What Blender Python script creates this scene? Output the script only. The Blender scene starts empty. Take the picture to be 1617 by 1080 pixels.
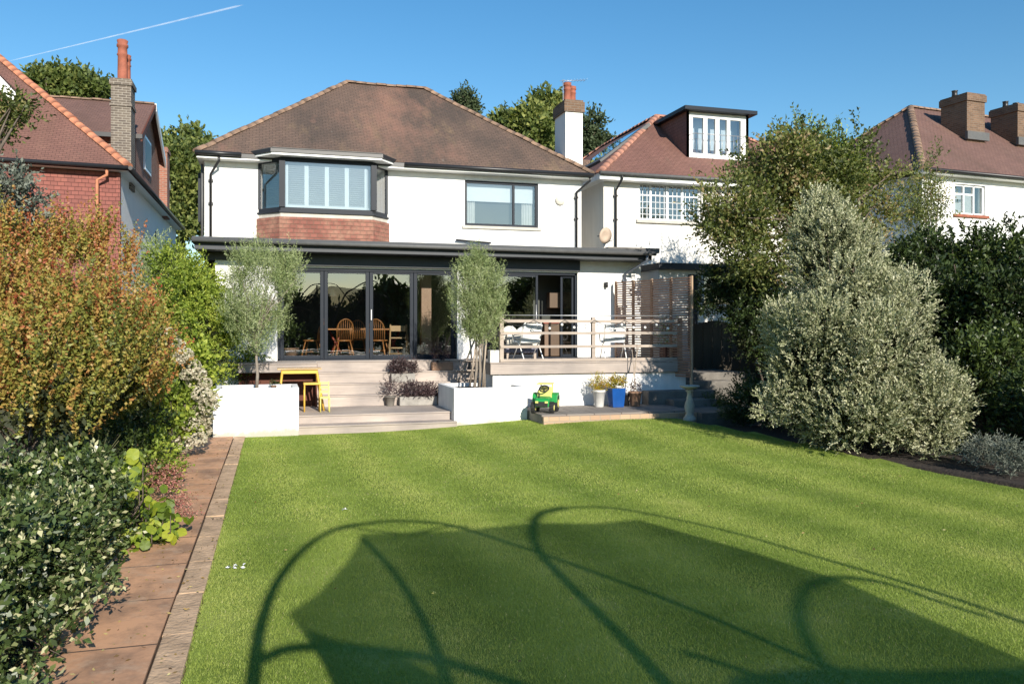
import bpy, math, random
import numpy as np
from mathutils import Vector, Matrix
random.seed(7); rng = np.random.default_rng(7)
S = bpy.context.scene; C = S.collection
PI = math.pi; R = math.radians
# ------------------------------------------------------------------ camera model (house frame: X right, Y away, Z up)
TH = R(16.2); FP = 1300.0; HC = 2.05; HY = 520.0
st, ct = math.sin(TH), math.cos(TH)
def X_(px, Y):                       # world X of image column px on the plane y=Y
    return Y*math.tan(TH+math.atan((px-808.5)/FP))
def at(px, py, Y):
    u = (px-808.5)/FP; d = Y/(ct-u*st)
    return (d*(st+u*ct), Y, HC+d*(HY-py)/FP)
def atd(px, py, d):
    u = (px-808.5)/FP
    return (d*(st+u*ct), d*(ct-u*st), HC+d*(HY-py)/FP)
def gnd(px, py, z=0.0):
    d = (HC-z)*FP/(py-HY)
    return atd(px, py, d)
SUN_AZ = R(7); SUN_EL = R(23.5)
sunv = Vector((math.sin(SUN_AZ)*math.cos(SUN_EL), -math.cos(SUN_AZ)*math.cos(SUN_EL), math.sin(SUN_EL)))
# ------------------------------------------------------------------ materials
def newmat(name):
    m = bpy.data.materials.new(name); m.use_nodes = True
    nt = m.node_tree; b = nt.nodes['Principled BSDF']
    return m, nt, b
def N(nt, t, **kw):
    n = nt.nodes.new(t)
    for k, v in kw.items():
        if k in n.inputs: n.inputs[k].default_value = v
        else: setattr(n, k, v)
    return n
def ramp(nt, stops):
    r = nt.nodes.new('ShaderNodeValToRGB'); e = r.color_ramp.elements
    while len(e) < len(stops): e.new(0.5)
    for i, (p, c) in enumerate(stops):
        e[i].position = p; e[i].color = (c[0], c[1], c[2], 1)
    return r
def L(nt, a, b): nt.links.new(a, b)
def simple(name, col, rough=0.6, var=0.12, scale=6, bump=0.0, bscale=60, metal=0.0, spec=0.5):
    """base colour with two scales of natural unevenness"""
    m, nt, b = newmat(name)
    tc = N(nt, 'ShaderNodeTexCoord')
    n1 = N(nt, 'ShaderNodeTexNoise', Scale=scale, Detail=6.0, Roughness=0.65)
    L(nt, tc.outputs['Object'], n1.inputs['Vector'])
    lo = [c*(1-var) for c in col]; hi = [min(1, c*(1+var)) for c in col]
    r = ramp(nt, [(0.3, lo), (0.7, hi)]); L(nt, n1.outputs['Fac'], r.inputs['Fac'])
    L(nt, r.outputs['Color'], b.inputs['Base Color'])
    b.inputs['Roughness'].default_value = rough; b.inputs['Metallic'].default_value = metal
    b.inputs['Specular IOR Level'].default_value = spec
    if bump > 0:
        n2 = N(nt, 'ShaderNodeTexNoise', Scale=bscale, Detail=4.0)
        L(nt, tc.outputs['Object'], n2.inputs['Vector'])
        bp = N(nt, 'ShaderNodeBump', Strength=bump, Distance=0.02)
        L(nt, n2.outputs['Fac'], bp.inputs['Height']); L(nt, bp.outputs['Normal'], b.inputs['Normal'])
    return m
def render_wall(name, col, stain=0.12):
    m, nt, b = newmat(name)
    tc = N(nt, 'ShaderNodeTexCoord'); mp = N(nt, 'ShaderNodeMapping')
    mp.inputs['Scale'].default_value = (2.2, 2.2, 0.35)
    L(nt, tc.outputs['Object'], mp.inputs['Vector'])
    n1 = N(nt, 'ShaderNodeTexNoise', Scale=1.3, Detail=8.0, Roughness=0.7); L(nt, mp.outputs['Vector'], n1.inputs['Vector'])
    r = ramp(nt, [(0.35, [c*(1-stain) for c in col]), (0.6, col)]); L(nt, n1.outputs['Fac'], r.inputs['Fac'])
    L(nt, r.outputs['Color'], b.inputs['Base Color']); b.inputs['Roughness'].default_value = 0.9
    n2 = N(nt, 'ShaderNodeTexNoise', Scale=45.0, Detail=5.0); L(nt, tc.outputs['Object'], n2.inputs['Vector'])
    bp = N(nt, 'ShaderNodeBump', Strength=0.35, Distance=0.012)
    L(nt, n2.outputs['Fac'], bp.inputs['Height']); L(nt, bp.outputs['Normal'], b.inputs['Normal'])
    return m
def bricks(name, c1, c2, mortar, w, h, msize, rough=0.85, patch=None, pscale=0.5, bumpd=0.012, offset=0.5, saw=False, streak=0.0):
    m, nt, b = newmat(name)
    uv = N(nt, 'ShaderNodeUVMap'); uv.uv_map = 'UVMap'
    wob = N(nt, 'ShaderNodeTexNoise', Scale=1.7, Detail=2.0); L(nt, uv.outputs['UV'], wob.inputs['Vector'])
    mixv = N(nt, 'ShaderNodeMixRGB'); mixv.inputs['Fac'].default_value = 0.012 if saw else 0.004
    L(nt, uv.outputs['UV'], mixv.inputs['Color1']); L(nt, wob.outputs['Color'], mixv.inputs['Color2'])
    br = N(nt, 'ShaderNodeTexBrick'); br.offset = offset
    br.inputs['Scale'].default_value = 1.0; br.inputs['Brick Width'].default_value = w
    br.inputs['Row Height'].default_value = h; br.inputs['Mortar Size'].default_value = msize
    br.inputs['Color1'].default_value = (*c1, 1); br.inputs['Color2'].default_value = (*c2, 1)
    br.inputs['Mortar'].default_value = (*mortar, 1); br.inputs['Mortar Smooth'].default_value = 0.3
    L(nt, mixv.outputs['Color'], br.inputs['Vector'])
    out = br.outputs['Color']
    if patch:
        for k, (pc, lo, hi, amt, sc) in enumerate(patch):
            n = N(nt, 'ShaderNodeTexNoise', Scale=sc, Detail=9.0, Roughness=0.72)
            mp = N(nt, 'ShaderNodeMapping'); mp.inputs['Location'].default_value = (k*7.3, k*3.1, 0)
            mp.inputs['Scale'].default_value = (1.0, 1.0-streak, 1.0)
            L(nt, uv.outputs['UV'], mp.inputs['Vector']); L(nt, mp.outputs['Vector'], n.inputs['Vector'])
            rr = ramp(nt, [(lo, (0, 0, 0)), (hi, (amt, amt, amt))]); L(nt, n.outputs['Fac'], rr.inputs['Fac'])
            mx = N(nt, 'ShaderNodeMixRGB'); mx.inputs['Color2'].default_value = (*pc, 1)
            L(nt, rr.outputs['Color'], mx.inputs['Fac']); L(nt, out, mx.inputs['Color1']); out = mx.outputs['Color']
    L(nt, out, b.inputs['Base Color']); b.inputs['Roughness'].default_value = rough
    b.inputs['Specular IOR Level'].default_value = 0.25
    bp = N(nt, 'ShaderNodeBump', Strength=0.8, Distance=bumpd)
    if saw:
        sp = N(nt, 'ShaderNodeSeparateXYZ'); L(nt, mixv.outputs['Color'], sp.inputs['Vector'])
        dv = N(nt, 'ShaderNodeMath', operation='DIVIDE'); dv.inputs[1].default_value = h; L(nt, sp.outputs['Y'], dv.inputs[0])
        fr = N(nt, 'ShaderNodeMath', operation='FRACT'); L(nt, dv.outputs[0], fr.inputs[0])
        ad = N(nt, 'ShaderNodeMath', operation='MULTIPLY_ADD'); ad.inputs[1].default_value = -1.0
        L(nt, fr.outputs[0], ad.inputs[0]); L(nt, br.outputs['Fac'], ad.inputs[2])
        inv = N(nt, 'ShaderNodeMath', operation='SUBTRACT'); L(nt, ad.outputs[0], inv.inputs[0])
        m2 = N(nt, 'ShaderNodeMath', operation='MULTIPLY'); m2.inputs[1].default_value = 2.0; L(nt, br.outputs['Fac'], m2.inputs[0])
        L(nt, m2.outputs[0], inv.inputs[1]); L(nt, inv.outputs[0], bp.inputs['Height'])
    else:
        bp.invert = True; L(nt, br.outputs['Fac'], bp.inputs['Height'])
    L(nt, bp.outputs['Normal'], b.inputs['Normal'])
    return m
def planks(name, col, var=0.25, rough=0.7, grain=(0.6, 14, 14), gap=None):
    m, nt, b = newmat(name)
    tc = N(nt, 'ShaderNodeTexCoord'); mp = N(nt, 'ShaderNodeMapping'); mp.inputs['Scale'].default_value = grain
    L(nt, tc.outputs['Object'], mp.inputs['Vector'])
    n1 = N(nt, 'ShaderNodeTexNoise', Scale=3.0, Detail=8.0, Roughness=0.7); L(nt, mp.outputs['Vector'], n1.inputs['Vector'])
    r = ramp(nt, [(0.25, [c*(1-var) for c in col]), (0.75, [c*(1+var) for c in col])]); L(nt, n1.outputs['Fac'], r.inputs['Fac'])
    n3 = N(nt, 'ShaderNodeTexNoise', Scale=1.1, Detail=5.0); L(nt, tc.outputs['Object'], n3.inputs['Vector'])
    r3 = ramp(nt, [(0.35, (0.72, 0.72, 0.74)), (0.65, (1.08, 1.06, 1.04))]); L(nt, n3.outputs['Fac'], r3.inputs['Fac'])
    mx = N(nt, 'ShaderNodeMixRGB', blend_type='MULTIPLY'); mx.inputs['Fac'].default_value = 1.0
    L(nt, r.outputs['Color'], mx.inputs['Color1']); L(nt, r3.outputs['Color'], mx.inputs['Color2'])
    L(nt, mx.outputs['Color'], b.inputs['Base Color']); b.inputs['Roughness'].default_value = rough
    bp = N(nt, 'ShaderNodeBump', Strength=0.3, Distance=0.004); L(nt, n1.outputs['Fac'], bp.inputs['Height']); L(nt, bp.outputs['Normal'], b.inputs['Normal'])
    return m
def leafmat(name, stops, rough=0.5, trans=0.3, spec=0.4, tcol=None, margin=None):
    m, nt, b = newmat(name)
    a = N(nt, 'ShaderNodeAttribute'); a.attribute_name = 'tint'
    r = ramp(nt, stops); L(nt, a.outputs['Fac'], r.inputs['Fac'])
    L(nt, r.outputs['Color'], b.inputs['Base Color']); b.inputs['Roughness'].default_value = rough
    b.inputs['Specular IOR Level'].default_value = spec
    t = N(nt, 'ShaderNodeBsdfTranslucent')
    g = N(nt, 'ShaderNodeMixRGB', blend_type='MULTIPLY'); g.inputs['Fac'].default_value = 1.0
    g.inputs['Color2'].default_value = (*(tcol or (1.3, 1.4, 0.6)), 1); L(nt, r.outputs['Color'], g.inputs['Color1']); L(nt, g.outputs['Color'], t.inputs['Color'])
    mx = N(nt, 'ShaderNodeMixShader'); mx.inputs['Fac'].default_value = trans
    L(nt, b.outputs['BSDF'], mx.inputs[1]); L(nt, t.outputs['BSDF'], mx.inputs[2])
    L(nt, mx.outputs['Shader'], nt.nodes['Material Output'].inputs['Surface'])
    return m
def glassmat(name, tint=(0.85, 0.9, 0.9), refl=0.10):
    m, nt, b = newmat(name); nt.nodes.remove(b)
    tr = N(nt, 'ShaderNodeBsdfTransparent'); tr.inputs['Color'].default_value = (*tint, 1)
    gl = N(nt, 'ShaderNodeBsdfGlossy'); gl.inputs['Roughness'].default_value = 0.0
    gl.inputs['Color'].default_value = (1, 1, 1, 1)
    tc = N(nt, 'ShaderNodeTexCoord'); n = N(nt, 'ShaderNodeTexNoise', Scale=1.2, Detail=1.0); L(nt, tc.outputs['Object'], n.inputs['Vector'])
    bp = N(nt, 'ShaderNodeBump', Strength=0.06, Distance=0.05); L(nt, n.outputs['Fac'], bp.inputs['Height']); L(nt, bp.outputs['Normal'], gl.inputs['Normal'])
    fr = N(nt, 'ShaderNodeFresnel', IOR=1.45)
    ad = N(nt, 'ShaderNodeMath', operation='ADD'); ad.inputs[1].default_value = refl; ad.use_clamp = True
    L(nt, fr.outputs['Fac'], ad.inputs[0])
    mx = N(nt, 'ShaderNodeMixShader'); L(nt, ad.outputs[0], mx.inputs['Fac']); L(nt, tr.outputs[0], mx.inputs[1]); L(nt, gl.outputs[0], mx.inputs[2])
    L(nt, mx.outputs[0], nt.nodes['Material Output'].inputs['Surface'])
    return m
M = {}
M['white'] = render_wall('white_render', (0.86, 0.85, 0.82), 0.07)
M['offwhite'] = render_wall('cream_render', (0.78, 0.75, 0.69), 0.1)
M['whitepaint'] = simple('white_paint', (0.84, 0.84, 0.82), 0.45, 0.03)
M['upvc'] = simple('white_plastic', (0.82, 0.83, 0.84), 0.3, 0.02)
M['planter'] = render_wall('planter_render', (0.82, 0.81, 0.79), 0.16)
def splash(m):
    nt = m.node_tree; b = nt.nodes['Principled BSDF']; src = b.inputs['Base Color'].links[0].from_socket
    tc = N(nt, 'ShaderNodeTexCoord'); sp = N(nt, 'ShaderNodeSeparateXYZ'); L(nt, tc.outputs['Object'], sp.inputs['Vector'])
    n = N(nt, 'ShaderNodeTexNoise', Scale=4.0, Detail=8.0, Roughness=.7); L(nt, tc.outputs['Object'], n.inputs['Vector'])
    a = N(nt, 'ShaderNodeMath', operation='MULTIPLY_ADD'); a.inputs[1].default_value = -.42; L(nt, n.outputs['Fac'], a.inputs[0]); L(nt, sp.outputs['Z'], a.inputs[2])
    r = ramp(nt, [(0.0, (.75, .75, .75)), (.12, (0, 0, 0))]); ad = N(nt, 'ShaderNodeMath', operation='ADD'); ad.inputs[1].default_value = .14; L(nt, a.outputs[0], ad.inputs[0]); L(nt, ad.outputs[0], r.inputs['Fac'])
    mx = N(nt, 'ShaderNodeMixRGB'); mx.inputs['Color2'].default_value = (.36, .33, .24, 1); L(nt, r.outputs['Color'], mx.inputs['Fac']); L(nt, src, mx.inputs['Color1']); L(nt, mx.outputs['Color'], b.inputs['Base Color'])
splash(M['planter'])
M['alu'] = simple('anthracite_aluminium', (0.012, 0.017, 0.026), 0.45, 0.08, spec=0.2)
M['alulight'] = simple('satin_grey_aluminium', (0.1, 0.115, 0.14), 0.35, 0.06)
M['blackp'] = simple('black_plastic', (0.02, 0.02, 0.022), 0.4, 0.1)
M['navy'] = simple('dark_cladding', (0.022, 0.027, 0.035), 0.5, 0.1)
M['flat'] = simple('grey_roof_edge', (0.045, 0.048, 0.052), 0.6, 0.1)
M['lead'] = simple('lead', (0.1, 0.1, 0.098), 0.6, 0.15)
M['stone'] = simple('sill_stone', (0.5, 0.47, 0.41), 0.85, 0.12, bump=.2)
M['glass'] = glassmat('window_glass', (0.72, 0.78, 0.8), 0.2)
M['doorglass'] = glassmat('door_glass', (0.85, 0.88, 0.88), 0.22)
M['roof'] = bricks('weathered_clay_tiles', (0.178, 0.118, 0.088), (0.15, 0.1, 0.076), (0.085, 0.062, 0.048), 0.17, 0.105, 0.006,
    patch=[((0.075, 0.06, 0.05), .45, .62, .8, .3), ((0.29, 0.2, 0.11), .55, .72, .55, .9), ((0.29, 0.155, 0.11), .52, .66, .7, .4), ((0.36, 0.33, 0.27), .64, .74, .7, 1.3), ((0.05, 0.045, 0.035), .6, .7, .6, 3.0)], saw=True, bumpd=0.02, streak=0.6)
M['roofred'] = bricks('red_clay_tiles', (0.25, 0.125, 0.098), (0.21, 0.105, 0.084), (0.12, 0.065, 0.052), 0.17, 0.105, 0.006,
    patch=[((0.12, 0.065, 0.05), .42, .7, .7, .3), ((0.28, 0.16, 0.11), .5, .75, .4, 1.2), ((0.16, 0.13, 0.09), .6, .76, .5, 2.5)], saw=True, bumpd=0.02, streak=0.6)
M['roofbrown'] = bricks('brown_red_tiles', (0.22, 0.125, 0.1), (0.185, 0.105, 0.086), (0.11, 0.065, 0.055), 0.17, 0.105, 0.006,
    patch=[((0.12, 0.075, 0.058), .45, .7, .7, .35), ((0.26, 0.17, 0.13), .55, .75, .4, 1.0)], saw=True, bumpd=0.02, streak=0.6)
M['tilehung'] = bricks('hung_red_tiles', (0.27, 0.1, 0.08), (0.21, 0.08, 0.066), (0.13, 0.055, 0.048), 0.17, 0.115, 0.006,
    patch=[((0.36, 0.15, 0.11), .5, .7, .6, .8), ((0.13, 0.06, 0.05), .55, .7, .5, 2.2)], saw=True, bumpd=0.035)
M['brick'] = bricks('red_brick', (0.36, 0.14, 0.09), (0.27, 0.1, 0.065), (0.36, 0.3, 0.25), 0.225, 0.075, 0.01, patch=[((0.2, 0.1, 0.07), .5, .75, .5, 1.4)])
M['apron'] = bricks('brick_tile_apron', (0.27, 0.105, 0.078), (0.19, 0.075, 0.056), (0.2, 0.11, 0.08), 0.17, 0.11, 0.01,
    patch=[((0.46, 0.28, 0.19), .45, .7, .6, 1.6), ((0.13, 0.06, 0.045), .55, .7, .6, 3.0)], saw=True, bumpd=0.03)
M['greybrick'] = bricks('grey_stock_brick', (0.17, 0.14, 0.11), (0.11, 0.09, 0.075), (0.34, 0.3, 0.25), 0.225, 0.075, 0.012, patch=[((0.08, 0.065, 0.055), .5, .75, .6, 1.4)])
M['yellowbrick'] = bricks('yellow_stock_brick', (0.22, 0.135, 0.085), (0.14, 0.085, 0.055), (0.22, 0.17, 0.13), 0.225, 0.075, 0.012, patch=[((0.1, 0.07, 0.05), .5, .72, .7, 1.2)])
M['ridge'] = simple('ridge_tile', (0.24, 0.155, 0.105), 0.9, 0.45, scale=2.5, bump=.4, bscale=20)
M['ridgeorange'] = simple('orange_ridge_tile', (0.5, 0.2, 0.11), 0.85, 0.25, scale=3, bump=.3, bscale=20)
M['ridgepink'] = simple('faded_ridge_tile', (0.4, 0.19, 0.13), 0.85, 0.35, scale=3, bump=.3, bscale=20)
M['terracotta'] = simple('terracotta', (0.3, 0.095, 0.055), 0.8, 0.25, scale=5)
M['deck'] = planks('weathered_deck', (0.41, 0.35, 0.305), 0.22)
M['railwood'] = planks('pale_rail_timber', (0.42, 0.35, 0.29), 0.2)
M['paving'] = bricks('grey_paving', (0.26, 0.23, 0.2), (0.22, 0.195, 0.175), (0.12, 0.1, 0.09), 0.6, 0.6, 0.012, bumpd=0.006)
M['stonedark'] = simple('old_stone_steps', (0.16, 0.145, 0.125), 0.9, 0.3, scale=3, bump=.5, bscale=15)
M['trellis'] = planks('cedar_slats', (0.27, 0.15, 0.1), 0.35)
M['trelpost'] = planks('cedar_posts', (0.42, 0.3, 0.2), 0.3, grain=(14, 14, .6))
M['fence'] = planks('old_fence_boards', (0.07, 0.056, 0.038), 0.35, grain=(10, 10, .5))
M['bark'] = simple('bark', (0.13, 0.1, 0.075), 0.95, 0.35, scale=9, bump=.8, bscale=25)
M['olivebark'] = simple('grey_bark', (0.24, 0.2, 0.16), 0.95, 0.3, scale=9, bump=.6, bscale=25)
M['stake'] = planks('stake_wood', (0.42, 0.34, 0.26), 0.2, grain=(12, 12, .6))
M['yellow'] = simple('yellow_paint', (0.68, 0.42, 0.07), 0.4, 0.08)
M['pine'] = planks('varnished_pine', (0.5, 0.22, 0.07), 0.2, 0.35)
M['pinepale'] = planks('pale_birch', (0.6, 0.4, 0.2), 0.15, 0.4)
M['redwood'] = simple('red_wood', (0.35, 0.07, 0.04), 0.4, 0.1)
M['green'] = simple('green_plastic', (0.02, 0.28, 0.06), 0.35, 0.05)
M['toyyellow'] = simple('pale_yellow_plastic', (0.75, 0.68, 0.2), 0.4, 0.05)
M['rubber'] = simple('black_rubber', (0.02, 0.02, 0.02), 0.8, 0.2)
M['blue'] = simple('blue_glaze', (0.012, 0.075, 0.28), 0.2, 0.15)
M['whitepot'] = simple('white_pot', (0.62, 0.61, 0.58), 0.5, 0.08)
M['greypot'] = simple('stone_trough', (0.3, 0.28, 0.25), 0.9, 0.25, bump=.3)
M['clay'] = simple('clay_pot', (0.32, 0.19, 0.12), 0.85, 0.2)
M['canvas'] = simple('pale_cushion', (0.62, 0.58, 0.5), 0.9, 0.08)
M['concrete'] = simple('cast_stone', (0.45, 0.42, 0.36), 0.9, 0.2, scale=8, bump=.4, bscale=30)
M['soil'] = simple('soil', (0.034, 0.024, 0.017), 1.0, 0.5, scale=8, bump=1.0, bscale=25)
M['crate'] = simple('dark_red_crate', (0.11, 0.035, 0.02), 0.8, 0.25)
M['galv'] = simple('galvanised_steel', (0.5, 0.5, 0.5), 0.4, 0.08, metal=0.6)
M['bulb'] = simple('festoon_bulb', (0.85, 0.83, 0.78), 0.2, 0.02)
M['dish'] = simple('pinkish_dish', (0.48, 0.37, 0.28), 0.7, 0.1)
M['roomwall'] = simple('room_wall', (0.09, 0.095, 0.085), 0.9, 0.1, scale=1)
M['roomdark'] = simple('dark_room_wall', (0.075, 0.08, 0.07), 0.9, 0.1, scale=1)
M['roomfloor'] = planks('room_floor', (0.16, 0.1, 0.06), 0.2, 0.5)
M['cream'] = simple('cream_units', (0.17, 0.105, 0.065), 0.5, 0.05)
M['shutter'] = simple('white_shutter', (0.72, 0.75, 0.77), 0.5, 0.03)
M['blind'] = simple('roller_blind', (0.8, 0.8, 0.79), 0.8, 0.03)
M['curtain'] = simple('curtain', (0.62, 0.6, 0.56), 0.9, 0.08)
M['pillar'] = simple('wooden_pillar', (0.48, 0.3, 0.2), 0.6, 0.1)
M['purple'] = simple('grey_purple_fabric', (0.14, 0.14, 0.19), 0.9, 0.1)
M['feather'] = simple('white_feather', (0.8, 0.8, 0.8), 0.8, 0.1)
# ------------------------------------------------------------------ things
def tag(o, label=None, cat=None, group=None, kind=None):
    if label: o['label'] = label
    if cat: o['category'] = cat
    if group: o['group'] = group
    if kind: o['kind'] = kind
    return o
def thing(name, label, cat, loc=(0, 0, 0), rotz=0, group=None):
    o = bpy.data.objects.new(name, None); C.objects.link(o); o.empty_display_size = 0.2
    o.location = loc; o.rotation_euler = (0, 0, rotz)
    return tag(o, label, cat, group)
def dup(root, loc, rotz=None, label=None):
    r = root.copy(); C.objects.link(r); r.location = loc
    if rotz is not None: r.rotation_euler = (0, 0, rotz)
    if label: r['label'] = label
    for ch in list(root.children):
        c = ch.copy(); C.objects.link(c); c.parent = r
        for g in list(ch.children):
            d = g.copy(); C.objects.link(d); d.parent = c
    return r
def off(parent):                       # world offset of a parent chain (unrotated things are written in world coordinates)
    v = Vector((0, 0, 0))
    while parent is not None: v += parent.location; parent = parent.parent
    return v
class MB:
    def __init__(s): s.v = []; s.f = []; s.sm = []
    def quad(s, *p, sm=False):
        i = len(s.v); s.v += [tuple(q) for q in p]; s.f.append(tuple(range(i, i+len(p)))); s.sm.append(sm); return s
    def box(s, x0, x1, y0, y1, z0, z1, T=None):
        i = len(s.v)
        p = [(x0, y0, z0), (x1, y0, z0), (x1, y1, z0), (x0, y1, z0), (x0, y0, z1), (x1, y0, z1), (x1, y1, z1), (x0, y1, z1)]
        if T is not None: p = [tuple(T @ Vector(q)) for q in p]
        s.v += p
        for f in ((0, 3, 2, 1), (4, 5, 6, 7), (0, 1, 5, 4), (1, 2, 6, 5), (2, 3, 7, 6), (3, 0, 4, 7)):
            s.f.append(tuple(i+k for k in f)); s.sm.append(False)
        return s
    def prism(s, pts, axis, a, b):
        """polygon (2D) extruded along axis from a to b; axis y: pts (x,z); x: (y,z); z: (x,y)"""
        def P(p, t): return {'y': (p[0], t, p[1]), 'x': (t, p[0], p[1]), 'z': (p[0], p[1], t)}[axis]
        n = len(pts); i = len(s.v); s.v += [P(p, a) for p in pts]+[P(p, b) for p in pts]
        s.f.append(tuple(range(i, i+n))); s.f.append(tuple(range(i+2*n-1, i+n-1, -1))); s.sm += [False, False]
        for k in range(n):
            s.f.append((i+k, i+n+k, i+n+(k+1) % n, i+(k+1) % n)); s.sm.append(False)
        return s
    def tube(s, pts, r, n=8, closed=False, caps=True):
        pts = [Vector(p) for p in pts]; m = len(pts); rr = r if isinstance(r, (list, tuple)) else [r]*m
        i0 = len(s.v); nrm = None
        for k in range(m):
            if closed: t = pts[(k+1) % m]-pts[k-1]
            else: t = pts[min(k+1, m-1)]-pts[max(k-1, 0)]
            if t.length < 1e-9: t = Vector((0, 0, 1))
            t.normalize()
            if nrm is None:
                a = Vector((0, 0, 1)) if abs(t.z) < .9 else Vector((1, 0, 0)); nrm = t.cross(a).normalized()
            nrm = (nrm - t*nrm.dot(t))
            nrm = nrm.normalized() if nrm.length > 1e-6 else t.orthogonal().normalized()
            bn = t.cross(nrm)
            for j in range(n):
                a = 2*PI*j/n; s.v.append(tuple(pts[k]+(nrm*math.cos(a)+bn*math.sin(a))*rr[k]))
        for k in range(m if closed else m-1):
            for j in range(n):
                a = i0+k*n; b = i0+((k+1) % m)*n
                s.f.append((a+j, a+(j+1) % n, b+(j+1) % n, b+j)); s.sm.append(True)
        if caps and not closed:
            s.f.append(tuple(i0+j for j in reversed(range(n)))); s.f.append(tuple(i0+(m-1)*n+j for j in range(n))); s.sm += [False, False]
        return s
    def lathe(s, c, prof, n=20, sx=1, sy=1):
        i0 = len(s.v)
        for (r, z) in prof:
            for j in range(n):
                a = 2*PI*j/n; s.v.append((c[0]+r*sx*math.cos(a), c[1]+r*sy*math.sin(a), c[2]+z))
        for k in range(len(prof)-1):
            for j in range(n):
                a = i0+k*n; s.f.append((a+j, a+(j+1) % n, a+n+(j+1) % n, a+n+j)); s.sm.append(True)
        s.f.append(tuple(i0+j for j in reversed(range(n)))); s.f.append(tuple(i0+(len(prof)-1)*n+j for j in range(n))); s.sm += [False, False]
        return s
    def ball(s, c, r, n=10, sx=1, sy=1, sz=1):
        return s.lathe(c, [(max(1e-3, math.sin(PI*k/n))*r, -math.cos(PI*k/n)*r*sz) for k in range(n+1)], n+4, sx, sy)
    def build(s, name, mat, parent=None, bevel=0, world=True):
        me = bpy.data.meshes.new(name)
        o_ = off(parent) if (world and parent is not None) else Vector((0, 0, 0))
        vs = [(a-o_.x, b-o_.y, c-o_.z) for a, b, c in s.v]
        me.from_pydata(vs, [], s.f); me.polygons.foreach_set('use_smooth', s.sm)
        uvl = me.uv_layers.new(name='UVMap'); me.update()
        for p in me.polygons:
            n = p.normal
            if abs(n.z) > 0.98: u = Vector((1, 0, 0)); w = Vector((0, 1, 0))
            else:
                u = Vector((-n.y, n.x, 0)).normalized(); w = n.cross(u)
                if w.z < 0: w = -w
            for li in p.loop_indices:
                q = Vector(s.v[me.loops[li].vertex_index]); uvl.data[li].uv = (q.dot(u), q.dot(w))
        me.materials.append(mat)
        o = bpy.data.objects.new(name, me); C.objects.link(o)
        if parent is not None: o.parent = parent
        if bevel: 
            b = o.modifiers.new('bevel', 'BEVEL'); b.width = bevel; b.segments = 2; b.limit_method = 'ANGLE'
        return o
def bx(name, mat, parent, x0, x1, y0, y1, z0, z1, bevel=0): return MB().box(x0, x1, y0, y1, z0, z1).build(name, mat, parent, bevel)
def struct(o): o['kind'] = 'structure'; return o
# ------------------------------------------------------------------ foliage
def np_mesh(name, V, F, tint, mat, parent=None):
    o_ = off(parent) if parent is not None else Vector((0, 0, 0))
    V = V-np.array([o_.x, o_.y, o_.z]); k = F.shape[1]; n = len(F)
    me = bpy.data.meshes.new(name); me.vertices.add(len(V)); me.vertices.foreach_set('co', V.astype(np.float32).ravel())
    me.loops.add(n*k); me.loops.foreach_set('vertex_index', F.astype(np.int32).ravel())
    me.polygons.add(n); me.polygons.foreach_set('loop_start', np.arange(0, n*k, k, dtype=np.int32))
    me.update(calc_edges=True)
    at_ = me.attributes.new('tint', 'FLOAT', 'FACE'); at_.data.foreach_set('value', np.clip(tint, 0, 1).astype(np.float32))
    me.materials.append(mat); me.validate()
    o = bpy.data.objects.new(name, me); C.objects.link(o)
    if parent is not None: o.parent = parent
    return o
def unit(a): return a/np.maximum(np.linalg.norm(a, axis=1, keepdims=True), 1e-9)
def leafgeo(P, A, Ln, W, fold=0.25):
    """rhombic leaves with a folded midrib: 2 quads-as-tris would double the count; a 4-point leaf bent at its sides"""
    n = len(P); rnd = unit(rng.normal(size=(n, 3))); B = unit(np.cross(A, rnd)); Nn = np.cross(A, B)
    V = np.empty((n, 4, 3)); Ln = Ln[:, None]; W = W[:, None]
    V[:, 0] = P; V[:, 1] = P+A*Ln*.5+B*W*.5+Nn*W*fold; V[:, 2] = P+A*Ln; V[:, 3] = P+A*Ln*.5-B*W*.5+Nn*W*fold
    return V.reshape(-1, 3), np.arange(n*4).reshape(n, 4)
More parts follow.
